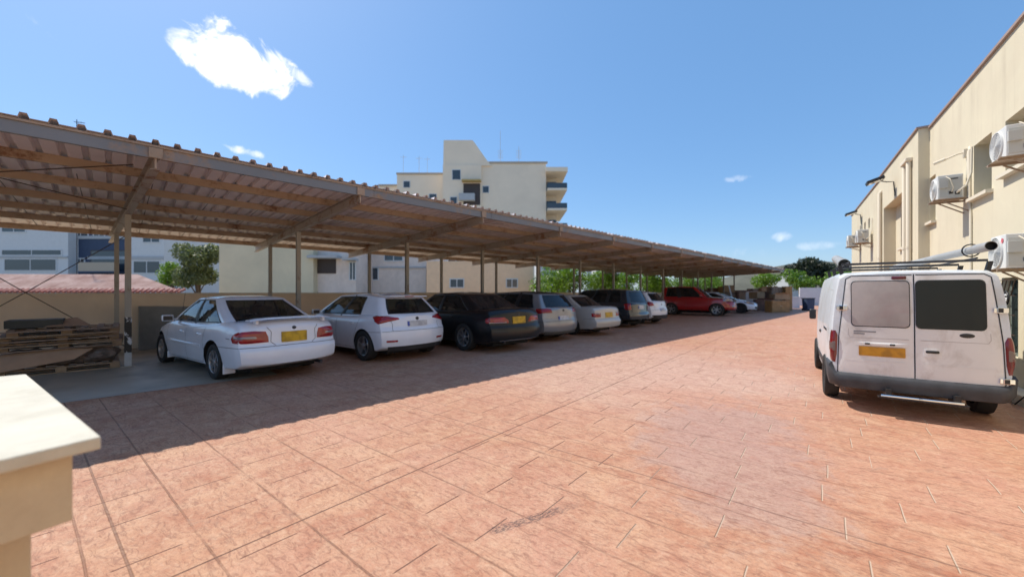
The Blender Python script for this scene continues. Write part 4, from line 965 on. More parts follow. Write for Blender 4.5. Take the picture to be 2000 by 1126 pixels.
# ------------------------------------------------------------------ pallet pile
M['wood'] = mat('weathered_wood', (.30, .21, .15), .8, var=.35, vscale=4, dirt=(.09, .065, .05), dscale=3, damt=.6, bump=.5, bscale=30)
M['wood2'] = mat('pale_wood', (.33, .22, .13), .8, var=.25, vscale=5, bump=.4, bscale=30)
M['card'] = mat('cardboard', (.40, .26, .17), .85, var=.15, vscale=2, bump=.15, bscale=15)
def pallet(loc, rz, tilt, L=1.25, Wd=1.0, label='', seed=0):
    r_ = random.Random(seed); root = empty('pallet', loc, rz); root.rotation_euler = (R(tilt), 0, rz); tag(root, label, 'pallet')
    mb = MB()
    for i in range(7):
        x = -L / 2 + i * (L - .1) / 6; e = r_.uniform(-.015, .015); mb.box(x, x + .095, -Wd / 2 + e, Wd / 2 + e, .118, .138)
    mb.build('deck_boards', M['wood'], root)
    mb = MB()
    for y in (-Wd / 2, -.05, Wd / 2 - .1): mb.box(-L / 2, L / 2, y, y + .1, .097, .1165); mb.box(-L / 2, L / 2, y, y + .1, 0, .018)
    mb.build('stringers', M['wood2'] if seed % 2 else M['wood'], root)
    for x in (-L / 2, -.07, L / 2 - .14):
        for y in (-Wd / 2, -.05, Wd / 2 - .1): MB().box(x, x + .14, y, y + .1, .0195, .0955).build('block', M['wood2'], root)
    return root
pc = CP(-.74, 11.95)
pallet((pc.x, pc.y, .004), ANG_U + .02, 0, 1.6, 1.0, 'bottom pallet of the pile beside the nearest post, resting on the concrete', 1)
pallet((pc.x + .05, pc.y + .03, .47), ANG_U - .03, 2, 1.6, 1.0, 'second pallet of the pile, lying on crumpled sacks', 2)
pallet((pc.x, pc.y, .60), ANG_U + .05, 1.5, 1.55, .95, 'third pallet of the pile, just under the top one', 3)
pallet((pc.x + .06, pc.y + .06, .725), ANG_U - .01, 1, 1.45, .95, 'top pallet of the pile with a folded dark board on it', 4)
# crumpled sacks between pallets
rng = random.Random(8)
def blob(name, c, sx, sy, sz, m, label, cat, seed, group=None):
    bm = bmesh.new(); bmesh.ops.create_icosphere(bm, subdivisions=3, radius=1)
    for v in bm.verts:
        k = 1 + .28 * mnoise.noise(v.co * 2.3 + Vector((seed, seed, 0))) + .10 * mnoise.noise(v.co * 6 + Vector((0, seed, 0))); v.co = Vector((v.co.x * sx, v.co.y * sy, max(-.8, min(.9, v.co.z)) * sz)) * k
    me = bpy.data.meshes.new(name); bm.to_mesh(me); bm.free(); me.materials.append(m)
    o = bpy.data.objects.new(name, me); COL.objects.link(o); o.location = c; o.rotation_euler = (0, 0, ANG_U); return tag(o, label, cat, group)
M['sack'] = mat('brown_sack', (.20, .155, .13), .8, var=.4, vscale=6, bump=.8, bscale=14)
sl_lab = ['crumpled brown sack squashed at the left of the pallet pile', 'crumpled dark sack in the middle of the pallet pile', 'crumpled sack at the right of the pile nearest the post']
for i, ds in enumerate((-.45, .05, .48)): blob('sack', pc + U * ds + N * -.22 + Vector((0, 0, .30)), .32, .30, .185, M['sack'], sl_lab[i], 'sack', i * 3.1)
# cardboard sheet hanging over the front left corner
def card(name, pts, lab, thick=.006, m=None):
    mb = MB(); n = len(pts); c = sum(pts, Vector()) / n
    nrm = (pts[1] - pts[0]).cross(pts[2] - pts[0]).normalized() * thick
    mb.put(pts + [p + nrm for p in pts], [tuple(range(n)), tuple(reversed(range(n, 2 * n)))] + [(i, i + n, (i + 1) % n + n, (i + 1) % n) for i in range(n)])
    return tag(mb.build(name, m or M['card']), lab, 'cardboard')
q = lambda s_, t_, z_: CP(s_, t_, z_)
card('cardboard_sheet', [q(-1.65, 11.25, .10), q(-.55, 11.34, .26), q(-.30, 11.40, .44), q(-.9, 11.42, .47), q(-1.45, 11.46, .42)], 'torn brown cardboard sheet hanging over the front of the pallet pile')
card('cardboard_sheet', [q(-.95, 11.6, .88), q(-.35, 11.5, .90), q(-.55, 12.1, 1.03), q(-.75, 12.1, 1.0)], 'creased cardboard flap lying on top of the pallet pile')
mb = MB(); T = Matrix.Translation(q(-1.08, 12.0, .87)) @ Matrix.Rotation(ANG_U, 4, 'Z'); mb.box(-.36, .36, -.3, .3, 0, .15, 0, T)
tag(mb.build('board_stack', mat('dark_board', (.055, .055, .045), .8, var=.3), bevel=.008), 'dark green-grey folded board stack on the left of the pallet pile', 'board')
for i in range(5):
    a = q(-1.75 + rng.uniform(-.05, .2), 11.35, .46 + i * .09); b = q(.02, 11.36, .50 + i * .085)
    mb = MB(); mb.bar(a, b, .09, .016); tag(mb.build('plank', M['wood2'] if i % 2 else M['wood']), ['lowest', 'second lowest', 'middle', 'second highest', 'highest'][i] + ' loose plank along the front edge of the pallet pile', 'plank')

# ------------------------------------------------------------------ stair parapet in the near left corner
M['parapet'] = mat('cream_render', (.55, .46, .325), .85, var=.09, vscale=3, dirt=(.40, .31, .21), dscale=3.5, damt=.4, bump=.25, bscale=70)
M['paracap'] = mat('cream_cap', (.56, .53, .44), .8, var=.08, vscale=6, dirt=(.40, .37, .29), dscale=5, damt=.35, bump=.5, bscale=60)
# corner seen at the right of the cap, built from its real footprint
pc0 = Vector((-1.30, 1.24)); dA = Vector((-1.44, .99)).normalized(); dB = Vector((-.46, -.89)).normalized()
pp = tag(empty('parapet', (pc0.x, pc0.y, 0)), 'cream rendered stair parapet with a pale overhanging cap in the near corner', 'parapet')
def ppoly(name, pts, z0, z1, m, bev):
    mb = MB(); n = len(pts); vs = [Vector((p.x - pc0.x, p.y - pc0.y, z)) for z in (z0, z1) for p in pts]
    mb.put(vs, [tuple(reversed(range(n))), tuple(range(n, 2 * n))] + [(i, (i + 1) % n, (i + 1) % n + n, i + n) for i in range(n)])
    mb.build(name, m, pp, bevel=bev, bseg=3, smooth=True, angle=40)
c_ = lambda a, b: pc0 + dA * a + dB * b
ppoly('cap', [c_(0, 0), c_(0, 1.6), c_(1.75, 1.6), c_(1.75, .17), c_(1.70, .02)], 1.055, 1.095, M['paracap'], .007)
ppoly('beam', [c_(.055, .055), c_(.055, 1.6), c_(1.68, 1.6), c_(1.68, .055)], .84, 1.054, M['parapet'], .004)
ppoly('pier', [c_(.28, .12), c_(.28, 1.6), c_(1.6, 1.6), c_(1.6, .12)], 0, .839, M['parapet'], .004)

# ------------------------------------------------------------------ right-hand building
M['cream'] = mat('cream_stucco', (.65, .585, .43), .88, var=.05, vscale=.9, dirt=(.58, .50, .37), dscale=.7, damt=.3, bump=.30, bscale=55)
def streaks(m, c2, amt):
    g = NT(m.node_tree); b = g.n['Principled BSDF']; src = b.inputs['Base Color'].links[0].from_socket; t = g.add('ShaderNodeTexCoord')
    n = g.noise(g.vm('MULTIPLY', t.outputs['Object'], (2.2, 2.2, .22)).outputs[0], 1.6, 7, .65, .3); n2 = g.noise(t.outputs['Object'], 1.1, 4, .6)
    f = g.m('MULTIPLY', g.m('MULTIPLY', g.ramp(n, [(.50, 0), (.68, 1)]), g.ramp(n2, [(.35, 0), (.65, 1)])), amt); g.put(b.inputs['Base Color'], g.mix(f, src, c2))
streaks(M['cream'], (.42, .35, .25), .38); streaks(M['parapet'], (.33, .26, .18), .35)
M['coping'] = mat('coping', (.33, .24, .20), .7, var=.1)
M['greyglass'] = mat('window_glass', (.03, .045, .045), .08, coat=.5)
M['frame_g'] = mat('green_grey_frame', (.16, .19, .17), .5)
M['cream_trim'] = mat('cream_trim', (.68, .61, .48), .8, bump=.2)
bd = tag(empty('cream_building', BP(17, -3, 0), ANG_B), 'two-storey cream rendered building with air conditioners, beyond the van', 'building')
BDM = Matrix.LocRotScale(bd.location, bd.rotation_euler, Vector((1, 1, 1))).inverted()
def bb(mb, name, mats, parent=None, **kw):
    o = mb.build(name, mats, None, **kw); o.data.transform(BDM); o.parent = parent or bd; return o
def facade(a0, a1, z0, z1, o, holes, depth=.25, mb=None):
    mb = mb or MB(); A = sorted({a0, a1, *[h[0] for h in holes], *[h[1] for h in holes]}); Z = sorted({z0, z1, *[h[2] for h in holes], *[h[3] for h in holes]})
    for x0, x1 in zip(A, A[1:]):
        for y0, y1 in zip(Z, Z[1:]):
            cx, cy = (x0 + x1) / 2, (y0 + y1) / 2
            if any(h[0] < cx < h[1] and h[2] < cy < h[3] for h in holes): continue
            mb.put([BP(x0, o, y0), BP(x1, o, y0), BP(x1, o, y1), BP(x0, o, y1)], [(0, 1, 2, 3)])
    for h in holes:
        d = h[4] if len(h) > 4 else depth; x0, x1, y0, y1 = h[:4]; e = o - d
        mb.put([BP(x0, o, y0), BP(x0, e, y0), BP(x0, e, y1), BP(x0, o, y1)], [(0, 1, 2, 3)]); mb.put([BP(x1, o, y0), BP(x1, o, y1), BP(x1, e, y1), BP(x1, e, y0)], [(0, 1, 2, 3)])
        mb.put([BP(x0, o, y1), BP(x1, o, y1), BP(x1, e, y1), BP(x0, e, y1)], [(0, 1, 2, 3)]); mb.put([BP(x0, o, y0), BP(x0, e, y0), BP(x1, e, y0), BP(x1, o, y0)], [(0, 1, 2, 3)])
        if len(h) > 5 and h[5]: mb.put([BP(x0, e, y0), BP(x1, e, y0), BP(x1, e, y1), BP(x0, e, y1)], [(0, 1, 2, 3)])
    return mb
HT = 5.56; OB = .20
mb = facade(-6, 13.8, 0, HT, 0, [(10.15, 10.95, 3.30, 4.27, .30), (8.2, 9.63, 3.42, 4.26, .30), (13.32, 13.79, 3.25, 4.34, .55, 1), (9.20, 9.76, .55, 1.78, .14), (5.2, 6.6, 3.3, 4.27, .3)])
facade(13.8, 18.8, 0, HT + .04, OB, [(15.04, 18.25, 0, 4.40, .30, 0)], mb=mb)
facade(18.8, 27.0, 0, HT - .03, OB - .01, [(21.2, 21.6, 4.15, 4.55, .15), (22.3, 22.7, 4.15, 4.55, .15), (19.6, 20.4, 1.0, 2.2, .2)], mb=mb)
facade(15.04, 18.25, 0, 4.40, OB - .30, [(16.3, 17.5, 2.95, 4.20, .35), (16.3, 17.5, 1.2, 2.5, .3)], mb=mb)
mb.put([BP(13.8, 0, 0), BP(13.8, OB, 0), BP(13.8, OB, HT + .04), BP(13.8, 0, HT + .04)], [(0, 1, 2, 3)])
mb.put([BP(18.8, OB - .01, 0), BP(18.8, OB, 0), BP(18.8, OB, HT + .04), BP(18.8, OB - .01, HT + .04)], [(0, 1, 2, 3)])
mb.put([BP(27, OB - .01, 0), BP(27, -9, 0), BP(27, -9, HT), BP(27, OB - .01, HT)], [(0, 1, 2, 3)]); mb.put([BP(-6, 0, 0), BP(-6, -9, 0), BP(-6, -9, HT), BP(-6, 0, HT)], [(0, 1, 2, 3)])
mb.put([BP(-6, -9, 0), BP(27, -9, 0), BP(27, -9, HT), BP(-6, -9, HT)], [(0, 1, 2, 3)]); mb.put([BP(-6, -.02, HT - .06), BP(27, -.02, HT - .06), BP(27, -9, HT - .06), BP(-6, -9, HT - .06)], [(0, 1, 2, 3)])
bb(mb, 'wall', M['cream'])
mb = MB()
mb.obox(BP(-6, -.16, HT + .002), UB * 19.75, NB * .20, (0, 0, .045)); mb.obox(BP(13.76, -.16, HT + .043), UB * 5.06, NB * (.40), (0, 0, .045)); mb.obox(BP(18.83, -.16, HT - .028), UB * 8.2, NB * .39, (0, 0, .045))
bb(mb, 'roof_coping', M['coping'])
def window(a0, a1, z0, z1, e, mull=1):
    fr = MB(); w_ = .045
    for (x0, x1, y0, y1) in ((a0, a1, z0, z0 + w_), (a0, a1, z1 - w_, z1), (a0, a0 + w_, z0 + w_, z1 - w_), (a1 - w_, a1, z0 + w_, z1 - w_)): fr.obox(BP(x0, e, y0), UB * (x1 - x0), NB * .05, (0, 0, y1 - y0))
    for k in range(mull): x = a0 + (a1 - a0) * (k + 1) / (mull + 1); fr.obox(BP(x - .02, e, z0 + w_), UB * .04, NB * .045, (0, 0, z1 - z0 - 2 * w_))
    w = bb(fr, 'window', M['frame_g']); p = MB(); p.put([BP(a0 + .01, e + .02, z0 + .01), BP(a1 - .01, e + .02, z0 + .01), BP(a1 - .01, e + .02, z1 - .01), BP(a0 + .01, e + .02, z1 - .01)], [(0, 1, 2, 3)]); o = bb(p, 'pane', M['greyglass'], w); return w
for a0, a1, z0, z1, e in ((10.15, 10.95, 3.30, 4.27, -.30), (8.2, 9.63, 3.42, 4.26, -.30), (9.20, 9.76, .55, 1.78, -.14), (5.2, 6.6, 3.3, 4.27, -.3), (21.2, 21.6, 4.15, 4.55, OB - .16), (22.3, 22.7, 4.15, 4.55, OB - .16), (19.6, 20.4, 1.0, 2.2, OB - .21), (16.3, 17.5, 2.95, 4.20, OB - .65), (16.3, 17.5, 1.2, 2.5, OB - .60)): window(a0, a1, z0, z1, e)
for a0, a1, z, o in ((10.08, 11.02, 3.295, 0), (8.15, 9.70, 3.415, 0), (13.25, 13.795, 3.245, 0), (16.2, 17.6, 2.945, OB - .30), (5.1, 6.7, 3.295, 0)):
    mb = MB(); mb.obox(BP(a0, o - .02, z - .055), UB * (a1 - a0), NB * .11, (0, 0, .058)); bb(mb, 'sill', M['cream_trim'])
# downpipes in boxed casings
for a, o in ((14.42, OB), (14.86, OB), (18.55, OB)):
    mb = MB(); mb.tube([BP(a, o + .06, .05), BP(a, o + .06, 4.98), BP(a, o + .0, 5.06)], .055, 12); mb.tube([BP(a, o + .06, 2.7), BP(a, o + .06, 2.76)], .062, 12); bb(mb, 'downpipe', M['cream_trim'], smooth=True, angle=50)
mb = MB(); mb.obox(BP(14.33, OB, 4.97), UB * .64, NB * .14, (0, 0, .10)); bb(mb, 'pipe_hood', M['cream_trim'], bevel=.02)
# conduit and plinth
mb = MB(); mb.tube([BP(11.02, .02, 0), BP(11.02, .02, 3.0), BP(11.08, .02, 3.3), BP(11.08, .02, 4.25), BP(11.15, .0, 4.32)], .022, 8); mb.tube([BP(11.15, .02, 3.2), BP(11.16, .02, 4.2), BP(11.2, .0, 4.27)], .018, 8); bb(mb, 'conduit', M['cream_trim'], smooth=True)
mb = MB(); mb.obox(BP(-6, .002, -.02), UB * 19.79, NB * .22, (0, 0, .16)); tag(bb(mb, 'plinth', M['cap'], bevel=.01))
# iron grille with round sign over the low window
mb = MB()
for k in range(5):
    a = 9.21 + k * .135; mb.bar(BP(a, .03, .56), BP(a, .03, 1.77), .012, .012)
for z in (.6, .9, 1.2, 1.5, 1.74): mb.bar(BP(9.20, .03, z), BP(9.76, .03, z), .012, .012)
for k in range(4):
    mb.bar(BP(9.2 + k * .14, .03, .6), BP(9.34 + k * .14, .03, .9), .01, .01, up=(1, 0, 0)); mb.bar(BP(9.34 + k * .14, .03, 1.5), BP(9.2 + k * .14, .03, 1.74), .01, .01, up=(1, 0, 0))
gr = bb(mb, 'window_grille', M['dark_steel'])
sgn = tag(empty('round_sign', BP(9.42, .055, 1.46), ANG_B), 'round dark sign with white letters LG fixed to the window grille behind the van', 'sign')
Ts = Matrix.Identity(4)
mb = MB(); mb.lathe([(.001, .014), (.105, .014), (.11, .008), (.11, -.006), (.001, -.006)], 28, Ts); mb.build('disc', M['trim'], sgn, smooth=True, angle=40)
tx = bpy.data.curves.new('lettering', 'FONT'); tx.body = 'LG'; tx.size = .15; tx.align_x = 'CENTER'; tx.align_y = 'CENTER'; tx.extrude = .003; tx.offset = .004
to = bpy.data.objects.new('lettering', tx); COL.objects.link(to); to.parent = sgn; to.location = (0, .019, 0); to.rotation_euler = (R(90), 0, R(180))
dg = bpy.context.evaluated_depsgraph_get(); dg.update(); tm = bpy.data.meshes.new_from_object(to.evaluated_get(dg)); tm.materials.clear(); tm.materials.append(mat('sign_white', (.8, .8, .8), .5))
t2 = bpy.data.objects.new('lettering', tm); COL.objects.link(t2); t2.parent = sgn; t2.location = to.location; t2.rotation_euler = to.rotation_euler; bpy.data.objects.remove(to)
# air conditioners
M['ac'] = mat('ac_casing', (.66, .66, .63), .5, var=.05, vscale=4); M['acside'] = mat('ac_side', (.50, .49, .45), .5); M['fan'] = mat('fan_guard', (.30, .30, .31), .5)
def aircon(a, z, o0, Wd=.52, H=.51, D=.34, label='', big=False, logo=False):
    root = tag(empty('air_conditioner', BP(a, o0, z), ANG_B), label, 'air conditioner', 'air conditioner units on the cream building')
    MB().box(0, Wd, 0, D, 0, H).build('casing', [M['ac']], root, bevel=.012)
    mb = MB(); rr = min(Wd, H) * .44; cx = Wd * .58; 
    for k in range(9): rk_ = rr * (k + 1) / 9; mb.tube([(cx + rk_ * math.cos(t), D + .012 + .012 * (1 - (k / 8)**2), H / 2 + rk_ * math.sin(t)) for t in [2 * math.pi * i / 28 for i in range(29)]], .0035, 4, cap=False)
    for k in range(12): t = 2 * math.pi * k / 12; mb.bar((cx, D + .02, H / 2), (cx + rr * math.cos(t), D + .012, H / 2 + rr * math.sin(t)), .005, .005, up=(0, 1, 0))
    mb.build('fan_guard', M['ac'], root)
    mb = MB(); T = Matrix.Translation((cx, D - .004, H / 2)); mb.lathe([(rr, .006), (rr * .98, .0058), (.001, .0055)], 28, T); mb.build('fan_opening', M['fan'], root)
    mb = MB(); mb.lathe([(rr * 1.06, .0), (rr * 1.06, .02), (rr, .02), (rr, .0)], 32, Matrix.Translation((cx, D, H / 2))); mb.build('fan_ring', M['ac'], root, smooth=True, angle=40)
    mb = MB(); mb.box(-.007, 0.0, .02, D - .02, .03, H - .05); mb.box(-.05, -.007, D * .60, D * .98, H * .45, H * .78); mb.build('side_cover', M['acside'], root, bevel=.004)
    mb = MB(); mb.box(-.010, -.0072, D * .2, D * .5, H * .80, H * .84); mb.box(-.016, -.0072, .05, .11, .07, .13); mb.box(-.016, -.0072, .14, .19, .09, .14); mb.build('valve', M['trim'], root)
    mb = MB()
    mb.tube([(-.03, .09, .10), (-.12, .08, .12), (-.16, .0, .2), (-.16, -.06, .42), (-.15, -.07, .9)], .016, 8); mb.tube([(-.03, .16, .12), (-.10, .15, .18), (-.13, .2, .35), (-.05, .24, .42)], .008, 6); mb.build('pipework', M['cream_trim'], root, smooth=True)
    mb = MB()
    for x in (.06, Wd - .08): mb.bar((x, -o0 + .002, -.02), (x, D + .06, -.02), .03, .03); mb.bar((x, -o0 + .01, -.26), (x, D * .75, -.035), .02, .02)
    mb.box(-.03, Wd + .03, -.02, D + .05, -.005, -.001); mb.build('bracket', M['steel_tan'], root)
    if logo:
        mb = MB(); mb.lathe([(.001, .004), (.034, .004), (.034, 0)], 18, Matrix.Translation((.09, D + .002, H * .82))); mb.build('logo', mat('logo_red', (.55, .10, .12), .5), root)
    return root
aircon(11.08, 3.36, .10, Wd=.42, H=.46, label='air conditioner on the upper wall beside the first recessed window')
aircon(8.09, 3.36, .10, Wd=.46, H=.42, label='air conditioner high at the picture edge under a window')
aircon(8.10, 1.87, .10, Wd=.48, H=.46, label='air conditioner low on the wall just above the van roof, with a small red logo', logo=True)
aircon(20.5, 3.50, .30, label='air conditioner past the far downpipe, below two tiny windows')
aircon(23.6, 3.65, .30, label='last air conditioner at the far end of the cream building')
# floodlights and lamp arm
def flood(a, z, o, reach, lab):
    root = tag(empty('floodlight', BP(a, o, z), ANG_B), lab, 'floodlight', 'floodlights on the cream building')
    MB().tube([(0, 0, -.45), (0, .03, -.02), (0, reach * .6, 0), (.0, reach, .05)], .016, 8).build('arm', M['trim'], root, smooth=True)
    mb = MB(); T = Matrix.Translation((0, reach + .12, .08)) @ Matrix.Rotation(R(-18), 4, 'X'); mb.box(-.20, .20, -.20, .22, -.045, .045, 0, T); mb.build('lamp_head', M['trim'], root, bevel=.02)
    mb = MB(); mb.box(-.16, .16, -.15, .18, -.049, -.0455, 0, T); mb.build('lens', M['clearlens'], root)
flood(16.4, 4.92, OB + .01, .32, 'black floodlight on a bracket above the big recess')
flood(23.4, 5.05, OB + .01, .22, 'smaller black floodlight near the far corner of the cream building')
la = tag(empty('wall_lamp', BP(11.3, 0, 4.22), ANG_B), 'cream tube lamp on a short arm above the air conditioner', 'lamp')
mb = MB(); mb.box(-.04, .04, .002, .05, -.06, .10); mb.tube([(0, .05, .04), (0, .12, .03), (.04, .34, -.06)], .016, 8); mb.build('arm', M['cream_trim'], la, smooth=True, angle=50)
mb = MB(); mb.tube([(.03, .28, -.03), (.06, .44, -.09)], .032, 10); mb.build('lamp_head', M['cream_trim'], la, smooth=True, angle=50)
for k, (a, z) in enumerate(((18.2, HT + .02), (18.7, HT + .02))):
    mb = MB(); mb.tube([BP(a, -.1, z), BP(a, -.1, z + .55)], .02, 8); bb(mb, 'roof_pipe', M['cream_trim'])
# black cable coiled on the ground by the wall
mb = MB(); c0 = BP(8.75, .55, .02); pts = []
for i in range(60): t = i / 59; a = t * 4 * math.pi; pts.append(c0 + Vector((.17 * math.cos(a) + t * .25, .15 * math.sin(a), .012 + .012 * math.sin(a * 1.7)**2)))
pts += [BP(8.3, .3, .03), BP(8.2, .25, .16), BP(8.2, .06, .5)]
tag(mb.tube(pts, .009, 6).build('cable', M['trim'], smooth=True), 'black cable coiled on the ground beside the van and the building', 'cable')
# ------------------------------------------------------------------ neighbours beyond the wall
def fx(px, Z): return (px - 1000) / 765 * Z
def fz(py, Z): return 1.55 + (570 - py) / 765 * Z
M['glassfar'] = mat('far_window_glass', (.05, .065, .08), .1, coat=.4)
M['whitewall'] = mat('white_render', (.62, .64, .66), .85, var=.04); M['greywall'] = mat('grey_render', (.42, .44, .46), .85, var=.05)
M['bluewall'] = mat('navy_cladding', (.035, .06, .12), .6, var=.1); M['beige'] = mat('beige_render', (.68, .60, .42), .88, var=.08, vscale=.4, dirt=(.50, .45, .33), dscale=.25, damt=.5)
M['pinkwall'] = mat('pink_render', (.74, .64, .57), .88, var=.08, dirt=(.50, .44, .40), dscale=.4, damt=.5); M['peach'] = mat('peach_render', (.78, .56, .37), .88, var=.06)
M['tower'] = mat('tower_render', (.86, .73, .57), .88, var=.04, vscale=.3, dirt=(.76, .64, .50), dscale=.15, damt=.5)
M['shutter'] = mat('brown_shutter', (.06, .045, .04), .6); M['balcony'] = mat('balcony_front', (.45, .38, .30), .8)
def rooftile():
    m = bpy.data.materials.new('clay_tiles'); m.use_nodes = True; g = NT(m.node_tree); b = g.n['Principled BSDF']; t = g.add('ShaderNodeTexCoord'); v = t.outputs['Object']
    n = g.noise(v, 1.5, 6, .6); wv = g.add('ShaderNodeTexWave', i_Vector=v, i_Scale=2.2); wv.bands_direction = 'X'; wv2 = g.add('ShaderNodeTexWave', i_Vector=v, i_Scale=1.4); wv2.bands_direction = 'Y'; wv2.wave_profile = 'SAW'
    g.put(b.inputs['Base Color'], g.mix(g.ramp(n, [(.35, 0), (.65, 1)]), (.34, .17, .13), (.55, .36, .30))); b.inputs['Roughness'].default_value = .8
    h = g.m('ADD', wv.outputs['Fac'], g.m('MULTIPLY', wv2.outputs['Fac'], .6)); g.put(b.inputs['Normal'], g.add('ShaderNodeBump', i_Strength=.9, i_Distance=.06, i_Height=h)); return m
M['tiles'] = rooftile()
def house(name, label, px0, px1, Z, zt, depth, wall, feats=(), z0=-.02, cat='building', rz=0, roofbits=()):
    """feats: (kind, px0, px1, py0, py1) read off the front; every opening is a recessed frame with a pane"""
    x0, x1 = fx(px0, Z), fx(px1, Z); cx = (x0 + x1) / 2
    root = tag(empty(name, (cx, Z, 0), rz), label, cat)
    wd = (x1 - x0) / 2; mb = MB(); mb.box(-wd, wd, 0, depth, z0, zt); mb.box(-wd, wd, -.0, .2, zt, zt + .25); mb.box(-wd, -wd + .2, .2, depth, zt, zt + .25); mb.box(wd - .2, wd, .2, depth, zt, zt + .25)
    mb.build('wall', wall, root)
    for kind, a, b, c, d in feats:
        xa, xb = fx(a, Z) - cx, fx(b, Z) - cx; zb, za = fz(c, Z), fz(d, Z)
        if kind == 'w':
            mb = MB(); e = .06 * Z / 25
            for (p0, p1, q0, q1) in ((xa - e, xb + e, za - e, za), (xa - e, xb + e, zb, zb + e), (xa - e, xa, za, zb), (xb, xb + e, za, zb)): mb.box(p0, p1, -.06, 0, q0, q1)
            mb.box((xa + xb) / 2 - e * .4, (xa + xb) / 2 + e * .4, -.05, 0, za, zb); w = mb.build('window', M['whitewall'], root)
            MB().box(xa, xb, -.03, -.004, za, zb).build('pane', M['glassfar'], w)
        elif kind == 's':
            w = MB().box(xa - .05, xb + .05, -.05, -.003, za - .05, zb + .05).build('window', M['shutter'], root); mb = MB()
            k = za
            while k < zb: mb.box(xa, xb, -.07, -.0502, k, k + .05); k += .09
            mb.build('shutter', M['shutter'], w)
        elif kind == 'b':   # balcony: slab, front, dark opening with glass
            MB().box(xa, xb, -1.2, -.003, za - .15, za).build('balcony_slab', wall, root); MB().box(xa, xb, -1.2, -1.12, za + .002, za + .95).build('balcony_rail', M['balcony'], root)
            w = MB().box(xa + .1, xb - .1, -.05, -.003, za + .02, zb).build('window', M['shutter'], root); MB().box(xa + .2, xb - .2, -.07, -.052, za + .1, zb - .1).build('pane', M['glassfar'], w)
        elif kind == 'n': MB().box(xa, xb, -.9, -.003, za, zb).build('canopy', M['greywall'], root)
        elif kind == 'p': MB().box(xa, xb, -.12, -.003, za, zb).build('cladding', M['bluewall'], root)
        elif kind == 'g': MB().box(xa, xb, -.10, -.003, za, zb).build('band', M['greywall'], root)
    return root, cx
house('apartment_building', 'white apartment block seen under the carport at the far left, with a dark ribbon window', -160, 133, 42, 11, 10, M['whitewall'],
    [('w', 5, 50, 424, 452), ('w', 5, 120, 488, 497), ('w', 10, 110, 506, 527), ('g', -160, 133, 500, 503), ('w', -120, -60, 424, 452)])
house('apartment_building', 'navy blue clad block with balconies between two white blocks', 134, 252, 43, 11.5, 10, M['bluewall'],
    [('w', 144, 172, 440, 460), ('w', 184, 204, 440, 460), ('g', 130, 250, 460, 466), ('b', 176, 250, 488, 530), ('w', 150, 165, 505, 528), ('g', 172, 252, 500, 506)])
house('apartment_building', 'narrow white block to the right of the navy blue one', 253, 320, 42, 10, 10, M['whitewall'], [('w', 280, 312, 452, 472), ('g', 250, 320, 500, 506), ('w', 262, 312, 510, 532)])
house('house', 'dark red-brown house half hidden behind the round tree', 321, 372, 46, 10.2, 8, mat('maroon_render', (.14, .06, .06), .8), [('w', 330, 345, 455, 480)])
# low tiled roof just beyond the wall
rt = tag(empty('tiled_outhouse', (fx(150, 19), 19, 0), R(4)), 'low outhouse with a pinkish clay tile roof just beyond the tan wall', 'outhouse')
MB().box(-5.9, 1.6, .3, 3.3, 0, 1.5).build('wall', M['peach'], rt)
mb = MB(); mb.put([(-6.2, 0, 1.55), (4.9, 0, 1.55), (1.3, 1.8, 2.5), (-6.2, 1.8, 2.5), (1.75, 3.6, 1.55), (-6.2, 3.6, 1.55)], [(0, 1, 2, 3), (1, 4, 2), (3, 2, 4, 5), (0, 3, 5)]); mb.build('roof', M['tiles'], rt)
mb = MB(); 
for k in range(46): x = -6.1 + k * .24; mb.tube([(x, -.06, 1.555), (x, .35, 1.70)], .07, 8)
mb.build('eave_tiles', mat('red_eave_tile', (.36, .13, .10), .8, var=.2), rt)
house('house', 'tall plain beige side wall of a house with no openings, left part', 428, 612, 27, 6.4, 9, M['beige'], [])
house('house', 'beige-pink house with a dark awning window', 613, 695, 27.6, 6.1, 9, M['pinkwall'], [('n', 612, 668, 500, 505), ('s', 618, 655, 507, 532), ('n', 678, 700, 505, 509), ('w', 684, 694, 512, 545)])
house('house', 'whitish pink weathered house with a small upper window', 696, 832, 31, 6.6, 9, M['pinkwall'], [('w', 752, 786, 488, 508), ('g', 690, 832, 520, 523), ('w', 716, 738, 522, 545)])
house('house', 'long peach garden house behind the black saloon', 833, 1042, 29, 3.6, 8, M['peach'], [('w', 880, 905, 545, 560), ('w', 990, 1010, 545, 560)])
house('house', 'white house with dark upper windows behind the peach garden house', 862, 1000, 47, 6.7, 9, M['whitewall'], [('w', 876, 905, 498, 515), ('w', 955, 985, 500, 520)])
house('house', 'white two-storey house with a roofed veranda, left of the bright orange trees', 1052, 1112, 43, 6.8, 8, M['whitewall'], [('w', 1062, 1098, 508, 526), ('g', 1050, 1112, 532, 545)])
house('house', 'small house with red-brown roof edge seen above the orange trees', 1166, 1232, 60, 4.9, 8, M['whitewall'], [('w', 1180, 1196, 533, 543), ('g', 1166, 1232, 528, 531)])

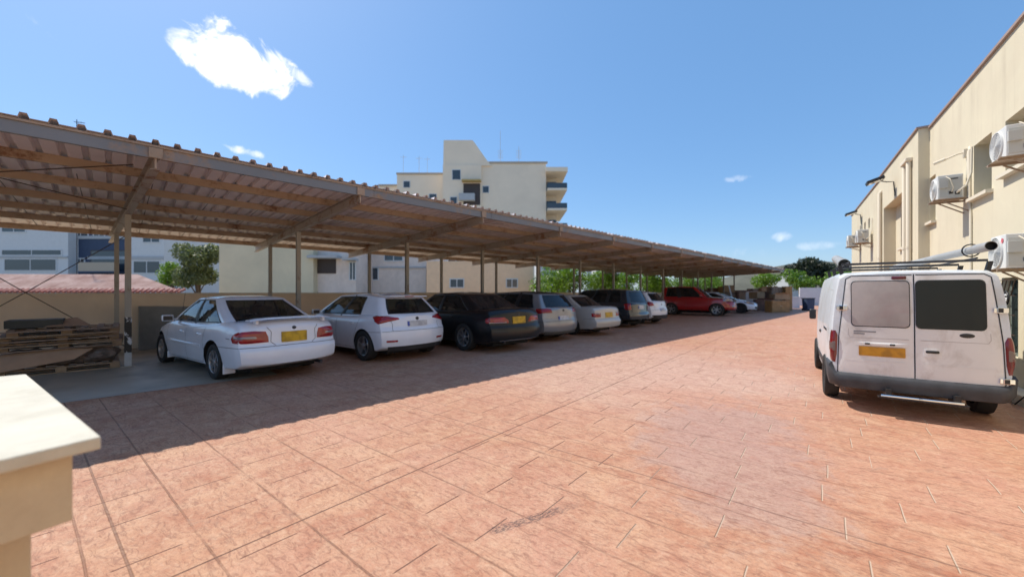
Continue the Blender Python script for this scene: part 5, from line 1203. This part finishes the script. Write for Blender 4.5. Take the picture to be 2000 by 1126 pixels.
# apartment tower above the roof
Z = 72; X = lambda p: fx(p, Z); H = lambda p: fz(p, Z)
tw = tag(empty('apartment_tower', (X(940), Z, 0), R(0)), 'large cream apartment block with a stepped roofline rising above the carport', 'building')
cx = X(940)
def tb(x0, x1, y0, y1, z0, z1, mb): return mb.box(X(x0) - cx, X(x1) - cx, y0, y1, z0, z1)
mb = MB(); tb(722, 766, 5, 14, 0, H(349), mb); tb(766, 864, 3, 15, 0, H(331), mb); tb(1067, 1092, 4, 16, 0, H(336), mb)
mb.box(X(865) - cx, X(940) - cx, 0, 12, 0, H(322)); mb.box(X(940) - cx + .002, X(1067) - cx, .6, 14, 0, H(317))
mb.prism([(X(865) - cx, H(322)), (X(960) - cx, H(322)), (X(952) - cx, H(313)), (X(926) - cx, H(276)), (X(922) - cx, H(272)), (X(866) - cx, H(272))], (0, .3, 0), (1, 0, 0), (0, 0, 1), (0, 8, 0))
mb.build('wall', M['tower'], tw)
for (a, b, c, d) in ((722, 766, 349, 0), (766, 864, 331, 3), (940, 1069, 317, .6)):
    mb = MB(); mb.box(X(a) - cx - .1, X(b) - cx + .1, d - .15 if d else 4.8, d + .2 if d else 5.2, H(c) + .002, H(c) + .35); mb.build('parapet', M['balcony'], tw)
def tw_win(a, b, c, d, y):
    mb = MB(); mb.box(X(a) - cx - .12, X(b) - cx + .12, y - .08, y - .002, H(d) - .12, H(c) + .12); w = mb.build('window', M['whitewall'], tw); MB().box(X(a) - cx, X(b) - cx, y - .11, y - .0802, H(d), H(c)).build('pane', M['glassfar'], w)
for w in ((884, 899, 332, 350, 0), (943, 954, 362, 374, .6), (832, 846, 371, 381, 3), (780, 792, 345, 357, 3), (880, 892, 385, 400, 0)): tw_win(*w)
# dark panel as painted shade of the middle balcony; wrap balconies at right corner
MB().box(X(905) - cx, X(938) - cx, -.06, -.002, H(400), H(358)).build('balcony_shade', M['shutter'], tw)
MB().box(X(903) - cx, X(940) - cx, -1.2, -.062, H(356), H(353)).build('awning', mat('ochre_awning', (.45, .33, .13), .8), tw)
MB().box(X(898) - cx, X(928) - cx, -1.3, -.062, H(393), H(380)).build('balcony_rail', M['greywall'], tw)
for y0, y1 in ((368, 372), (407, 411), (446, 450)):
    MB().box(X(1069) - cx, X(1107) - cx, -.5, 11, H(y1), H(y0)).build('balcony_slab', M['tower'], tw)
    MB().box(X(1069) - cx, X(1107) - cx, -.5, -.4, H(y0) + .002, H(y0) + .95).build('balcony_rail', M['glassfar'], tw); MB().box(X(1106) - cx, X(1107) - cx, -.3, 11, H(y0) + .002, H(y0) + .95).build('balcony_rail', M['balcony'], tw)
    MB().box(X(1071) - cx, X(1091) - cx, 3.9, 3.998, H(y0) + .05, H(y0) + 2.3).build('balcony_door', M['glassfar'], tw)
MB().box(X(1066) - cx, X(1108) - cx, -.6, 12, H(336) + .01, H(333) + .5).build('roof_slab', M['tower'], tw)
for p, y, hh in ((773, 5, 4.5), (806, 5, 4.2), (821, 6, 4.4)):
    mb = MB(); b0 = H(331); mb.tube([(X(p) - cx, y, b0), (X(p) - cx, y, b0 + hh)], .035, 5); mb.tube([(X(p) - cx - .6, y, b0 + hh * .9), (X(p) - cx + .6, y, b0 + hh * .9)], .03, 5); mb.build('roof_aerial', M['greywall'], tw)
for p, hh in ((976, 7.5), (1014, 4.5)):
    mb = MB(); b0 = H(317); mb.tube([(X(p) - cx, 4, b0), (X(p) - cx, 4, b0 + hh)], .04, 5)
    for k in range(5): mb.tube([(X(p) - cx - .5, 4, b0 + 2.2 + k * .35), (X(p) - cx + .5, 4, b0 + 2.2 + k * .35)], .035, 5)
    mb.build('roof_aerial', M['greywall'], tw)
# distant aerial over the left end of the roof
ar = tag(empty('television_aerial', (fx(150, 24), 24, 0)), 'thin television aerial on a mast rising just above the carport edge at the left', 'aerial')
z = fz(238, 24); MB().tube([(0, 0, 0), (0, 0, z + .15)], .02, 6).build('mast', M['trim'], ar); mb = MB(); mb.tube([(-.15, 0, z), (.5, 0, z - .05)], .012, 5)
for k in range(6): mb.tube([(-.1 + k * .1, -.12, z - .01 * k), (-.1 + k * .1, .12, z - .01 * k)], .008, 4)
mb.build('antenna', M['trim'], ar)

# ------------------------------------------------------------------ trees
def leafmat(name, a, b):
    m = bpy.data.materials.new(name); m.use_nodes = True; g = NT(m.node_tree); bs = g.n['Principled BSDF']; t = g.add('ShaderNodeTexCoord')
    n = g.noise(t.outputs['Object'], 1.3, 3, .6); n2 = g.noise(t.outputs['Object'], 11, 2, .5)
    g.put(bs.inputs['Base Color'], g.mix(g.ramp(g.m('ADD', g.m('MULTIPLY', n, .5), g.m('MULTIPLY', n2, .5)), [(.38, 0), (.62, 1)]), a, b)); bs.inputs['Roughness'].default_value = .5
    tl = g.add('ShaderNodeBsdfTranslucent', i_Color=(b[0] * 1.6, b[1] * 1.6, b[2], 1)); mx = g.add('ShaderNodeMixShader', i_0=.30); g.l.new(bs.outputs[0], mx.inputs[1]); g.l.new(tl.outputs[0], mx.inputs[2])
    g.l.new(mx.outputs[0], g.n['Material Output'].inputs[0]); return m
M['leaf_bright'] = leafmat('citrus_leaves', (.055, .13, .012), (.14, .25, .025)); M['leaf_olive'] = leafmat('olive_leaves', (.05, .075, .03), (.14, .17, .08)); M['leaf_dark'] = leafmat('pine_needles', (.012, .022, .014), (.03, .045, .025))
M['bark'] = mat('bark', (.10, .07, .05), .9, var=.3, bump=.6, bscale=20)
def tree(name, loc, h, rad, m, label, group, seed, leaves=2600, leaf=.09, squash=.85, base=.28, parts=9, cat='tree', conic=0):
    r_ = np.random.RandomState(seed); root = tag(empty(name, loc), label, cat, group); rp = random.Random(seed)
    mb = MB(); top = Vector((rp.uniform(-.15, .15), rp.uniform(-.15, .15), h * .62)); mb.tube([(0, 0, -.02), (.03, .02, h * base), top], [h * .032, h * .026, h * .012], 8)
    cc = []
    for k in range(parts):
        a = 2 * math.pi * k / parts + rp.uniform(-.3, .3); e = rp.uniform(.15, .95); rr = rad * rp.uniform(.45, .72) * (1 - conic * e); c = Vector((math.cos(a) * rr * math.sqrt(max(.05, 1 - (e - .4)**2)), math.sin(a) * rr, h * (base + .12) + (h * (1 - base) * .72) * e))
        cc.append((c, rad * rp.uniform(.34, .55) * (1 - conic * e * .7))); mb.tube([(.03, .02, h * base * rp.uniform(.8, 1.2)), (c * .5).lerp(Vector((0, 0, c.z * .7)), .5), c], [h * .014, h * .009, h * .004], 5)
    cc.append((Vector((0, 0, h * (base + (1 - base) * .55))), rad * .62)); cc.append((Vector((0, 0, h * .86)), rad * .38 * (1 - conic * .5)))
    mb.build('trunk', M['bark'], root, smooth=True)
    w8 = np.array([c[1]**2 for c in cc]); w8 /= w8.sum(); ci = r_.choice(len(cc), leaves, p=w8)
    d = r_.normal(size=(leaves, 3)); d /= np.linalg.norm(d, axis=1)[:, None]; rad_ = (.55 + .5 * r_.rand(leaves)**.6); lump = 1 + .18 * np.sin(d[:, 0] * 5 + ci) * np.cos(d[:, 2] * 6 + ci * 2)
    C_ = np.array([list(cc[i][0]) for i in ci]); Rr = np.array([cc[i][1] for i in ci]); P = C_ + d * (Rr * rad_ * lump)[:, None] * np.array([1, 1, squash])
    n = d + r_.normal(size=(leaves, 3)) * .7; n /= np.linalg.norm(n, axis=1)[:, None]; t = np.cross(n, r_.normal(size=(leaves, 3))); t /= np.linalg.norm(t, axis=1)[:, None]; b = np.cross(n, t)
    s_ = leaf * (.6 + .8 * r_.rand(leaves))[:, None]; V = np.stack([P - t * s_, P + b * s_ * .55, P + t * s_, P - b * s_ * .55], 1).reshape(-1, 3)
    me = bpy.data.meshes.new('crown'); me.from_pydata(V.tolist(), [], [(4 * i, 4 * i + 1, 4 * i + 2, 4 * i + 3) for i in range(leaves)]); me.materials.append(m)
    o = bpy.data.objects.new('crown', me); COL.objects.link(o); o.parent = root; return root
tree('round_tree', (fx(386, 30), 30, 0), 5.35, 1.5, M['leaf_olive'], 'round grey-green tree between the blocks and the beige wall', None, 5, 9000, .09, .95, .20)
tree('shrub', (fx(335, 33), 33, 0), 4.2, 1.1, M['leaf_bright'], 'small bright green bush left of the round tree', None, 6, 2500, .09)
tree('shrub', (fx(1010, 40), 40, 0), 5.0, 1.4, M['leaf_bright'], 'green treetop glimpsed over the peach garden house', None, 7, 2500, .10)
lab = ['first', 'second', 'third', 'fourth', 'fifth', 'sixth', 'seventh', 'eighth', 'ninth', 'tenth', 'eleventh', 'twelfth', 'thirteenth', 'fourteenth', 'fifteenth', 'sixteenth']
for k in range(14):
    s_ = 21.5 + k * 2.75; p = CP(s_, 17.2 + .6 * math.sin(k * 2.1)); hh = 3.35 + .35 * math.sin(k * 1.7) + (.25 if k > 7 else 0)
    tree('citrus_tree', (p.x, p.y, 0), hh, 1.55 + .15 * math.cos(k * 2.3), M['leaf_bright'], f'bright green citrus tree behind the carport wall, {lab[k]} of the row from the near end', 'citrus trees beyond the wall', 20 + k, 2800, .085, .85, .2)
for k in range(5):
    p = CP(60.5 + k * .6, 12.5 - k * 3.6); tree('citrus_tree', (p.x, p.y, 0), 4.3 + .3 * math.sin(k * 3), 1.9, M['leaf_bright'], f'green tree past the end of the yard, {lab[k]} from the carport side', 'trees past the end of the yard', 60 + k, 2600, .12, .85, .2)
# far wooded rise
hx = [(1500, 528), (1530, 520), (1560, 512), (1590, 508), (1640, 512), (1700, 520), (1800, 530)]
Zh = 150; vs = []; 
for j, (dy, k) in enumerate(((-30, 0), (-12, .6), (0, 1), (25, .9), (60, 0))):
    for (px, py) in [(1380, 560)] + hx + [(1950, 560)]: vs.append((fx(px, Zh), Zh + dy, -.05 + (fz(py, Zh) + .05) * k))
nn = len(hx) + 2
tag(addmesh('hill', vs, [(j * nn + i, j * nn + i + 1, (j + 1) * nn + i + 1, (j + 1) * nn + i) for j in range(4) for i in range(nn - 1)], mat('hill_scrub', (.09, .09, .065), .95, var=.4, vscale=.08, bump=.5, bscale=1), smooth=True), kind='structure')
for k, (px, py, Zt, rr) in enumerate(((1537, 525, 98, 2.6), (1552, 514, 100, 3.4), (1568, 500, 96, 3.6), (1579, 497, 99, 3.2), (1592, 505, 97, 3.6), (1606, 508, 100, 3.6), (1622, 512, 98, 3.6), (1650, 516, 101, 4))):
    hgt = fz(py, Zt); tree('pine_tree', (fx(px, Zt), Zt, 0), hgt, rr, M['leaf_dark'], f'dark pine on the skyline beyond the van, {lab[k]} from the left', 'dark pines on the skyline', 90 + k, 3000, .30, .9, .15, conic=.35)
house('house', 'pale low house in front of the dark pines at the end of the yard', 1540, 1572, 78, 4.6, 8, M['greywall'], [('w', 1548, 1556, 548, 555)])
# end wall, gate post and bin at the end of the yard
mb = MB(); p = Vector((fx(1562, 46), 46, 0)); mb.obox(p, (5.5, -1.0, 0), (.05, .2, 0), (0, 0, 2.08)); tag(mb.build('end_wall', M['whitewall'], bevel=.01), 'short white wall closing the far end of the yard', 'wall')
mb = MB(); p = Vector((fx(1546, 38), 38, 0)); mb.box(p.x, p.x + .8, 38, 38.6, 0, 1.05); mb.box(p.x - .03, p.x + .83, 37.97, 38.63, 1.052, 1.12); tag(mb.build('white_cabinet', M['whitewall'], bevel=.01), 'white metal cabinet standing beside the cartons at the far end', 'cabinet')
bn = tag(empty('wheelie_bin', (fx(1584, 33), 33, 0)), 'dark wheelie bin at the far end beside the van', 'bin'); mb = MB(); mb.prism([(-.28, .06), (.28, .06), (.34, 1.0), (-.34, 1.0)], (0, 0, 0), (1, 0, 0), (0, 0, 1), (0, .6, 0)); mb.build('body', M['bluewall'], bn, bevel=.03); mb = MB(); mb.box(-.36, .36, -.04, .68, 1.003, 1.07); mb.build('lid', M['trim'], bn, bevel=.02)
mb = MB(); mb.tube([(-.33, .55, .1), (.33, .55, .1)], .1, 14); mb.build('wheels', M['rubber'], bn)
# ------------------------------------------------------------------ cartons and furniture at the end of the row
M['orangewood'] = mat('varnished_wood', (.38, .20, .07), .5, var=.2, vscale=3, dirt=(.25, .13, .06), dscale=2, damt=.5); M['brown'] = mat('brown_wood', (.16, .075, .05), .6, var=.3, vscale=3)
M['carton'] = mat('carton', (.40, .26, .15), .85, var=.12)
def carton(px, Z, wd, dp, h, m, lab, z0=0, rz=0, name='carton'):
    root = tag(empty(name, (fx(px, Z), Z, z0), rz), lab, 'box' if name == 'carton' else 'cabinet', 'boxes and furniture stored at the end of the carport')
    MB().box(-wd / 2, wd / 2, -dp / 2, dp / 2, 0, h).build('body', m, root, bevel=.012)
    if name == 'carton':
        MB().box(-.03, .03, -dp / 2 - .003, dp / 2 + .003, h - .25, h + .004).build('tape', M['wood2'], root)
        mb = MB(); mb.put([(-wd / 2, -dp / 2, h), (wd / 2, -dp / 2, h), (wd / 2, -dp / 2 - .12, h + .10), (-wd / 2, -dp / 2 - .12, h + .10)], [(0, 1, 2, 3)]); mb.build('flap', m, root)
    else:
        mb = MB(); mb.box(-wd / 2 + .04, -.01, -dp / 2 - .02, -dp / 2 - .001, .06, h - .05); mb.box(.01, wd / 2 - .04, -dp / 2 - .02, -dp / 2 - .001, .06, h - .05); d_ = mb.build('door', m, root, bevel=.006)
        mb = MB(); mb.tube([(-.05, -dp / 2 - .03, h * .45), (-.05, -dp / 2 - .03, h * .6)], .01, 6); mb.tube([(.05, -dp / 2 - .03, h * .45), (.05, -dp / 2 - .03, h * .6)], .01, 6); mb.build('handle', M['chrome'], d_)
    return root
carton(1518, 30.5, 1.55, .7, .90, M['orangewood'], 'low orange wooden cupboard in front of the heap of boxes', 0, R(8), 'cupboard')
carton(1537, 33.5, .55, .55, 2.05, M['orangewood'], 'tall narrow wooden cupboard at the right of the heap', 0, R(-5), 'cupboard')
carton(1522, 32.6, 1.3, .6, .45, M['carton'], 'wide carton above the low orange cupboard', .95, R(6))
carton(1515, 34.0, 1.2, .6, 2.0, M['wood'], 'grey-brown wardrobe standing behind the low cupboard', 0, R(3), 'cupboard')
carton(1490, 33.0, 1.2, .8, .95, M['brown'], 'dark brown carton left of the orange cupboard', 0, R(-12))
carton(1478, 34.2, .9, .8, .60, M['carton'], 'pale carton lying on the heap left of centre', .98, R(20))
carton(1492, 34.6, .8, .6, .5, M['brown'], 'small brown carton high on the heap', 1.0, R(-20))
carton(1463, 36.5, 1.4, .8, 1.55, M['pinkwall'], 'faded pinkish carton behind the white coupe', 0, R(10))
carton(1448, 38.5, 1.3, .8, 1.75, M['brown'], 'maroon-brown cupboard behind the white coupe', 0, R(0), 'cupboard')
carton(1474, 38.5, 1.2, .7, 1.9, M['wood'], 'weathered grey cupboard at the back of the heap', 0, R(15), 'cupboard')
carton(1500, 38.0, 1.4, .7, 2.0, M['carton'], 'large open carton at the back of the heap', 0, R(-8))
carton(1418, 37.0, 1.2, .9, 1.45, M['wood'], 'grey crate under the orange box, above the coupe roof', 0, R(5))
carton(1418, 37.0, 1.1, .8, .62, M['orangewood'], 'orange wooden box on top of the grey crate behind the coupe', 1.47, R(8))
carton(1390, 38.0, 1.2, .8, 1.85, M['brown'], 'dark brown carton left of the orange wooden box', 0, R(-4))
mb = MB(); p = Vector((fx(1436, 35.0), 35.0, 0)); mb.bar(p, p + Vector((-.35, .4, 2.15)), .22, .03); tag(mb.build('board', M['whitewall']), 'white board leaning against the stored furniture', 'board')
